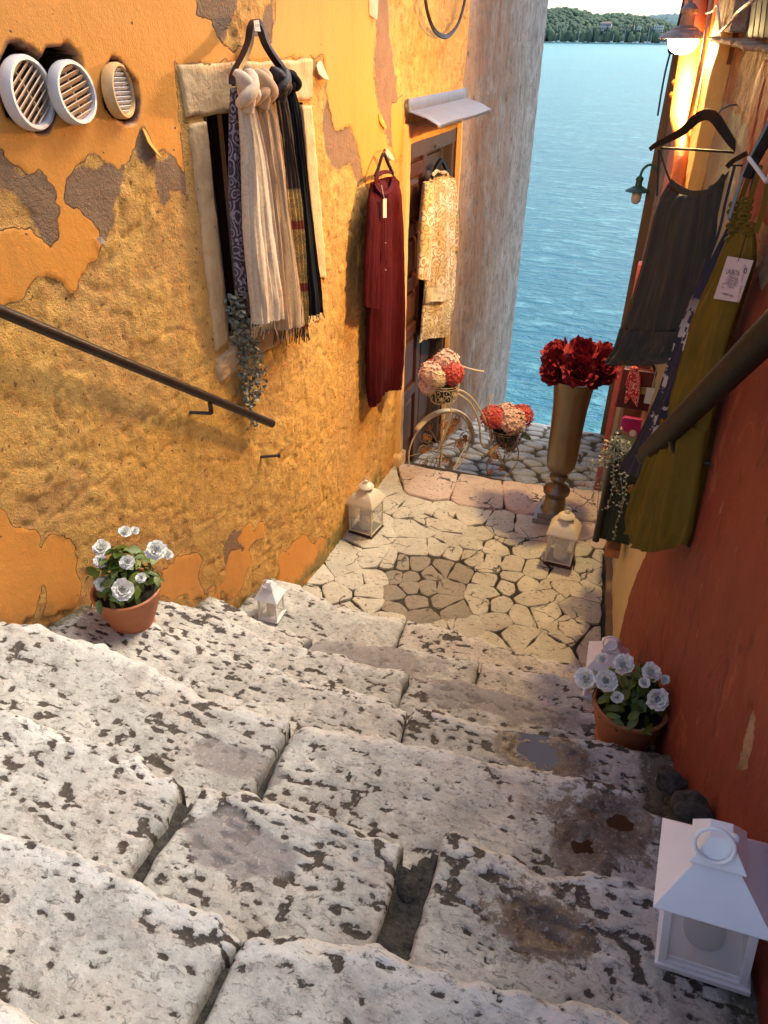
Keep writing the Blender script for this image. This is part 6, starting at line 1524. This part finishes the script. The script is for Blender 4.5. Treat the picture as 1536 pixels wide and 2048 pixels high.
wchild(flat_curve([onB(u, v) for u, v in ((1300, 299), (1310, 291), (1335, 279), (1366, 262), (1392, 238), (1413, 229), (1430, 236), (1448, 262), (1466, 288), (1480, 303), (1492, 318))], .013, .007, (-.2, -1, 0), 50, lambda t: .55 + .75 * math.sin(math.pi * t) ** 1.5).build('shoulders', M_BLK), bh)
wchild(MB().tube([onB(1322, 296), onB(1400, 300), (onB(1484, 306))], .0042, 8).build('cross_bar', M_BLK), bh)
q = onB(1432, 240); wchild(MB().tube(curve([q, q + Vector((.01, .01, .03)), q + Vector((.05, .03, .045)), (float(XR(q.y + .05)) + .02, q.y + .06, q.z + .03)], 14), .0028, 6).build('hook', M_ZINC), bh)

OA, OB = (.085, 2.43), (.285, 1.93)
def onO(u, v, off=0.0): p = onP(u, v, OA, OB); return p * (1 - off / max(p.length, 1e-3))
NA, NB_ = (.03, 2.78), (.23, 2.42)
def onN(u, v, off=0.0): p = onP(u, v, NA, NB_); return p * (1 - off / max(p.length, 1e-3))
s = NB('navy_floral'); v = s.voro(11, 'SMOOTH_F1'); n_ = s.noise(16, 3, .6); big = s.noise(5, 3, .6)
dn_ = s.attr('down'); leafm = s.math('MULTIPLY', s.thr(s.math('ADD', s.math('MULTIPLY', n_, .7), s.math('MULTIPLY', big, .3)), .545, .02), s.math('MULTIPLY', s.thr(dn_, .38, .2), s.thr(s.math('SUBTRACT', 1.0, dn_), .12, .1)))
M_NAVY = s.set(s.mix(leafm, s.mix(big, (.006, .006, .020), (.012, .012, .045)), (.42, .36, .36)), .7, s.bump(s.noise(20, 3), .004))
M_OLIVE = cloth_mat('olive_crepe', (.125, .070, .007), (.20, .120, .013), .7, sheen=0)
nd = empty('sundress', tuple(onN(1480, 430))); tag(nd, 'navy dress with white flowers between the charcoal and olive dresses', 'dress')
cloth('body', [(1466, 445, 1492, 440, 0, .02), (1440, 500, 1478, 500, 0, .03), (1408, 560, 1462, 570, 0, .035), (1376, 640, 1440, 650, 0, .04), (1350, 720, 1420, 735, 0, .045), (1322, 800, 1392, 815, 0, .05), (1290, 865, 1362, 890, 0, .05), (1246, 930, 1345, 975, 0, .05)], onN, M_NAVY, nd, 6, .018, 71, n=110, m=80)
for P in (((1500, 330), (1486, 390), (1466, 450)), ((1512, 330), (1500, 390), (1490, 445)), ((1470, 330), (1452, 400), (1436, 470), (1400, 560))):
    wchild(flat_curve([onN(u, v, .02) for u, v in P], .004, .001, (-.3, -1, 0), 14).build('strap', M_NAVY), nd)
od = empty('sundress', tuple(onO(1500, 420))); tag(od, 'olive green tiered dress with paper tag nearest on the red wall', 'dress')
cloth('body', [(1458, 470, 1508, 462, 0, .015), (1442, 505, 1508, 510, 0, .024), (1424, 550, 1494, 560, 0, .028), (1394, 620, 1468, 632, 0, .032), (1376, 690, 1446, 706, 0, .036), (1352, 770, 1428, 790, 0, .040), (1336, 840, 1412, 862, 0, .042)], onO, M_OLIVE, od, 6, .020, 72, n=120, m=80)
cloth('skirt_tier', [(1337, 834, 1412, 857, -.001, .044), (1318, 900, 1400, 922, -.002, .05), (1296, 975, 1386, 1000, -.002, .058), (1282, 1035, 1374, 1062, -.002, .066), (1274, 1070, 1364, 1100, -.002, .07)], onO, M_OLIVE, od, 7, .026, 73, n=200, m=70, grow=1.2, wave_hem=.022)
for k, P in enumerate((((1522, 330), (1500, 400), (1480, 470)), ((1536, 350), (1528, 410), (1512, 465)), ((1500, 350), (1482, 400), (1466, 480)))):
    wchild(flat_curve([onO(u, v, .02) for u, v in P], .006, .001, (-.3, -1, 0), 14).build('strap', M_OLIVE), od)
for k, (u, v) in enumerate([(1470, 410), (1466, 424), (1470, 438), (1464, 452), (1468, 466), (1462, 480), (1494, 402), (1492, 416), (1490, 432), (1486, 448), (1500, 452), (1496, 466)]):
    p = onO(u, v, .03); wchild(MB().tube([p + Vector((.013 * math.cos(a), 0, .006 * math.sin(a))) for a in [6.283 * i / 10 for i in range(11)]], .0045, 6, False).build('ruching', M_OLIVE), od)
# paper tag with its print
T0, T1, T2, T3 = [onO(u, v, .10) for u, v in ((1455, 512), (1507, 521), (1478, 605), (1427, 597))]
M_TAGW = simple('lilac_paper', (.44, .38, .44), .7, .04, 10, 0); 
pt = empty('paper_tag', tuple(T0)); pt.parent = od; pt.matrix_parent_inverse = par_inv(od)
tn = (T1 - T0).cross(T3 - T0).normalized(); tn = -tn if tn.dot(-T0) < 0 else tn
flatquad([T0, T1, T2, T3], -.0008, 'card', M_TAGW, pt, tn)
M_GREYI = simple('grey_ink', (.16, .11, .16), .8, .05)
ux = (T1 - T0).normalized(); uy = (T0 - T3); uy = (uy - ux * uy.dot(ux)).normalized(); TW = (T1 - T0).length; TH = (T0 - T3).length
def tp_(a, b): return T0 + (T1 - T0) * a + (T3 - T0) * b + tn * .0004
for body, a, b, sz, mt in (('LAURITA', .42, .33, .115, M_INK), ('xxxxxx', .0, .0, 0, None), ('nasumce', .54, .43, .070, M_GREYI), ('cotton 70%', .54, .50, .070, M_GREYI), ('viscose 30%', .52, .57, .070, M_GREYI), ('made in', .53, .64, .070, M_GREYI), ('I washed it easy', .50, .82, .062, M_INK), ('C', .22, .66, .12, M_INK)):
    if mt: text_obj(body, 'lettering', mt, pt, tp_(a, b), ux, uy, TW * sz * 1.15, .0003)
for (a0, b0, a1, b1) in ((.27, .40, .42, .62),):
    flatquad([tp_(a0, b0), tp_(a1, b0), tp_(a1, b1), tp_(a0, b1)], .0002, 'printed_block', simple('pale_ink', (.30, .25, .31), .8, .03), pt, tn)
wchild(MB().tube([tp_(.86, .235) + ux * TW * .045 * math.cos(q) + uy * TW * .045 * math.sin(q) + tn * .0004 for q in [6.283 * i / 16 for i in range(17)]], .0010, 5, False).build('round_mark', M_INK), pt)
text_obj('Obrazo 365 sto', 'lettering', M_GREYI, pt, tp_(.88, .52), -uy, ux, TW * .10, .0003)
wchild(MB().tube([onO(1476, 523, .101), onO(1480, 512, .10), onO(1492, 470, .08)], .0012, 5).build('string', M_BLK), pt)
# hangers seen edge on
h2 = empty('clothes_hanger', tuple(onO(1520, 320))); tag(h2, 'black hanger edge on with shiny blue grey rim above the olive dress', 'hanger')
M_SHINY = simple('blue_grey_plastic', (.16, .20, .26), .25, .1)
wchild(flat_curve([onO(u, v, .04) for u, v in ((1590, 180), (1560, 230), (1530, 285), (1508, 325), (1495, 355))], .010, .010, (-.4, -1, 0), 24).build('shoulders', M_BLK), h2)
wchild(flat_curve([onO(u, v, .06) for u, v in ((1580, 175), (1550, 222), (1520, 278), (1500, 318), (1486, 350), (1470, 400), (1458, 440))], .004, .003, (-.4, -1, 0), 30).build('rim', M_SHINY), h2)
M_WHH = simple('white_plastic_bar', (.60, .58, .56), .35)
h3 = empty('clothes_hanger', tuple(onO(1515, 340))); tag(h3, 'white plastic hanger piece poking out beside the red wall', 'hanger')
wchild(MB().tube([onO(1498, 316, .09), onO(1516, 340, .09), onO(1533, 364, .09)], .0048, 8).build('bar', M_WHH), h3)
wchild(MB().tube(curve([onO(1533, 364, .09), onO(1540, 345, .09), onO(1555, 330, .05)], 8), .003, 6).build('hook', M_WHH), h3)
p = onB(1490, 330); h4 = empty('clothes_hanger', tuple(p)); tag(h4, 'small black hanger tip under the right end of the charcoal dress hanger', 'hanger')
wchild(flat_curve([onN(u, v, .0) for u, v in ((1454, 334), (1466, 322), (1480, 314), (1494, 306))], .007, .006, (-.2, -1, 0), 16).build('shoulders', M_BLK), h4)
wchild(MB().tube([onN(1460, 331), onN(1484, 331)], .003, 6).build('cross_bar', M_BLK), h4)

# ---------------------------------------------------------------- green cabinet, bags, shop door edge, succulents
M_GRN = simple('dark_green_paint', (.012, .026, .012), .35, .3, 8, .0008)
M_BLKW = simple('black_wood', (.018, .016, .016), .35, .3, 8, .001)
GY = 3.10
ga, gb_ = onY(1192, 1078, GY), onY(1290, 1094, GY); gt = onY(1215, 868, GY)
gx0, gz0, gz1 = ga.x, ga.z, gt.z; gx1 = float(XR(GY)) + .06
cb = empty('green_cabinet', (gx0, GY, gz0)); tag(cb, 'dark green wooden cabinet mounted on the wall under the bags', 'cabinet')
mb = MB(); mb.box(((gx0 + gx1) / 2, GY + .075, (gz0 + gz1) / 2 - .03), (gx1 - gx0 - .02, .13, gz1 - gz0 - .06)); wchild(mb.build('carcass', M_GRN, smooth=False, bevel=.004), cb)
wchild(MB().box(((gx0 + gx1) / 2 + .02, GY - .004, (gz0 + gz1) / 2 - .05), (gx1 - gx0 - .06, .016, gz1 - gz0 - .12)).build('door', M_GRN, smooth=False, bevel=.004), cb)
wchild(MB().tube([(gx0, GY - .005, gz0 - .005), (gx0, GY - .005, gz1 + .015), (gx0, GY - .005, gz1 + .02)], [.017, .017, .010], 14).build('corner_post', M_BLKW), cb)
k_ = onY(1262, 978, GY - .02); M_BRS = simple('brass_lock', (.35, .20, .05), .35, .4, 40, .001, Metallic=.7)
mb = MB(); 
for a in range(5): mb.ball((k_.x + .010 * math.cos(a * 1.26), k_.y, k_.z + .018 * math.sin(a * 1.26)), .009, .004, .010, 8, 5)
mb.ball((k_.x, k_.y - .002, k_.z), .008, .005, .02, 8, 5); wchild(mb.build('lock_plate', M_BRS), cb)
wchild(MB().ball(onY(1268, 1008 + 14, GY - .014), .004, n=8, m=5).build('rivet', M_WHH), cb)
br_ = onY(1227, 1094, 3.16); tag(MB().box((br_.x, 3.2, br_.z - .015), (.07, .16, .05)).build('brick', simple('orange_brick', (.42, .17, .06), .9, .3, 30, .004), smooth=False, bevel=.006), 'orange brick wedged under the green cabinet corner', 'brick')
M_POSTR = simple('pinkish_red_paint', (.42, .09, .10), .45, .2, 10, .001)
p0, p1 = onY(1217, 885, 4.7), onY(1243, 700, 4.7)
tag(MB().box((p1.x + .015, 4.78, (p0.z + p1.z) / 2 - .2), (.035, .10, 2.1)).build('shop_door_edge', M_POSTR, smooth=False, bevel=.006), 'pinkish red edge of an open shop door behind the handbags', 'door')
tag(MB().box((p1.x + .055, 4.76, (p0.z + p1.z) / 2 - .2), (.03, .06, 2.1)).build('shop_door_post', simple('beige_post', (.36, .30, .24), .7, .2), smooth=False, bevel=.006), 'beige post just right of the pinkish red shop door edge', 'post')
M_LEA = simple('oxblood_leather', (.085, .006, .008), .35, .3, 12, .001)
HB = empty('handbag', tuple(onY(1280, 780, 3.52))); tag(HB, 'dark red leather handbag with a red bandana tied to it', 'handbag')
def pl(u, v, Y): return onY(u, v, Y)
def slab(pts, Y, th, name, mat, par, bev=.006):
    P = [pl(u, v, Y) for u, v in pts]; n = len(P); Q = [p + Vector((0, th, 0)) for p in P]
    return wchild(MB().add(P + Q, [tuple(range(n)), tuple(range(2 * n - 1, n - 1, -1))] + [(i, n + i, n + (i + 1) % n, (i + 1) % n) for i in range(n)]).build(name, mat, smooth=False, bevel=bev), par)
slab([(1248, 742), (1330, 752), (1322, 828), (1229, 814)], 3.52, .07, 'body', M_LEA, HB, .008)
slab([(1247, 738), (1332, 748), (1328, 786), (1238, 776)], 3.50, .015, 'flap', simple('oxblood_flap', (.12, .010, .012), .3, .3, 12, .001), HB, .005)
wchild(MB().tube(curve([pl(1268, 742, 3.53), pl(1280, 722, 3.55), pl(1300, 722, 3.55), pl(1312, 746, 3.53)], 14), .007, 8).build('handle', M_LEA), HB)
slab([(1279, 774), (1296, 776), (1294, 790), (1278, 788)], 3.488, .008, 'clasp', simple('gold_clasp', (.45, .30, .10), .3, .3, 60, .002, Metallic=.6), HB, .002)
s = NB('red_bandana'); v = s.voro(70, 'F1'); M_BAND = s.set(s.mix(s.thr(s.math('ABSOLUTE', s.math('SUBTRACT', v, .38)), .05, .03), (.75, .55, .42), (.52, .02, .02)), .8, s.bump(s.noise(40, 3), .003))
bn = empty('bandana', tuple(pl(1268, 740, 3.46))); tag(bn, 'bright red patterned bandana knotted on the dark red handbag', 'scarf')
slab([(1262, 738), (1276, 736), (1281, 760), (1280, 790), (1274, 816), (1258, 792), (1251, 770), (1256, 752)], 3.46, .02, 'cloth', M_BAND, bn, .006)
slab([(1252, 780), (1262, 792), (1252, 808), (1248, 806)], 3.475, .008, 'tail', M_BAND, bn, .003)
wchild(MB().ball(pl(1268, 738, 3.46), .02, .014, .014, 10, 7).build('knot', M_BAND), bn)
tg_ = empty('price_tag', tuple(pl(1300, 790, 3.45))); tag(tg_, 'small white price tag hanging in front of the dark red handbag', 'tag')
slab([(1294, 775), (1311, 777), (1304, 809), (1287, 806)], 3.45, .001, 'card', simple('white_card', (.58, .56, .50), .7, .05), tg_, 0)
wchild(MB().tube([pl(1303, 779, 3.45), pl(1311, 745, 3.46), pl(1318, 715, 3.47)], .0016, 5).build('string', simple('silver_string', (.5, .45, .4), .4), None), tg_)
cl_ = empty('clutch_bag', tuple(pl(1262, 860, 3.6))); tag(cl_, 'small clutch bag with magenta flap and tan body below the handbag', 'handbag')
slab([(1240, 858), (1300, 868), (1296, 902), (1236, 890)], 3.62, .05, 'body', simple('tan_leather', (.30, .17, .10), .5), cl_, .008)
slab([(1244, 838), (1250, 835), (1296, 842), (1296, 866), (1286, 872), (1262, 870), (1246, 862), (1241, 850)], 3.60, .03, 'flap', simple('magenta_leather', (.42, .012, .13), .35, .2), cl_, .006)
wchild(MB().lathe([(.018, 0), (.018, .004), (.012, .006)], pl(1266, 866, 3.598), 18, (0, -1, 0)).build('clasp', simple('cream_disc', (.70, .60, .48), .4), None), cl_)
tag(MB().box((pl(1288, 745, 3.7).x + .05, 3.75, pl(1288, 880, 3.7).z + .25), (.22, .02, .62)).build('bag_board', simple('brown_board', (.20, .06, .025), .7, .3), smooth=False), 'brown board behind the handbags on the right', 'board')
# trailing pale succulents on the cabinet
sp_ = empty('trailing_plant', tuple(onY(1225, 890, 3.05))); tag(sp_, 'pale succulent trailing in strings over the green cabinet', 'plant')
def strings(par, defs, Y, r, mat, per, spread, seed, nn=26):
    al = []
    for pp in defs:
        c = curve([onY(u, v, Y) for u, v in pp], nn); al += c; wchild(MB().tube(c, .0014, 5).build('stem', M_SUCG), par)
    disc_leaves(al, r, mat, par, seed, per, spread)
strings(sp_, [[(1228, 890), (1228, 930), (1224, 980), (1216, 1012), (1212, 1018)], [(1236, 895), (1250, 935), (1252, 960), (1248, 1000), (1240, 1010)], [(1234, 900), (1240, 950), (1246, 990), (1243, 1020), (1232, 1045), (1230, 1072), (1224, 1082)], [(1225, 895), (1226, 940), (1230, 970), (1236, 985)]], 3.04, .0085, M_SUCW, 2, .005, 5, 20)
strings(sp_, [[(1222, 885), (1212, 905), (1205, 925)], [(1235, 880), (1250, 890), (1262, 905)], [(1215, 900), (1225, 880), (1240, 884)], [(1240, 900), (1228, 912), (1215, 920)], [(1245, 890), (1256, 900), (1252, 915)]], 3.05, .0105, M_SUCW, 5, .012, 6, 10)
gs_ = empty('trailing_plant', tuple(onY(1200, 930, 3.4))); tag(gs_, 'duller grey green plant drooping left of the green cabinet', 'plant')
strings(gs_, [[(1208, 905), (1196, 935), (1188, 975), (1186, 1010)], [(1212, 915), (1202, 960), (1196, 1000), (1194, 1040)], [(1204, 910), (1190, 930), (1180, 950)]], 3.36, .008, M_SUCG, 3, .012, 7, 18)

# ---------------------------------------------------------------- small things on the ground
lv = MB(); rn = random.Random(9); M_LITTER = simple('dry_leaf_litter', (.20, .07, .03), .8, .5, 60)
tmp = []
for k in range(22):
    p = onZ(rn.gauss(1166, 14), rn.gauss(979, 6), -2.60); a = rn.uniform(0, 6.28)
    lv.add([p, p + Vector((.012 * math.cos(a), .012 * math.sin(a), .006)), p + Vector((.024 * math.cos(a + .3), .024 * math.sin(a + .3), .002)), p + Vector((.012 * math.cos(a + .8), .012 * math.sin(a + .8), .005))], [(0, 1, 2, 3)])
o = lv.build('leaf_litter', M_LITTER, smooth=False); o.location.z += .03; tag(o, kind='stuff')
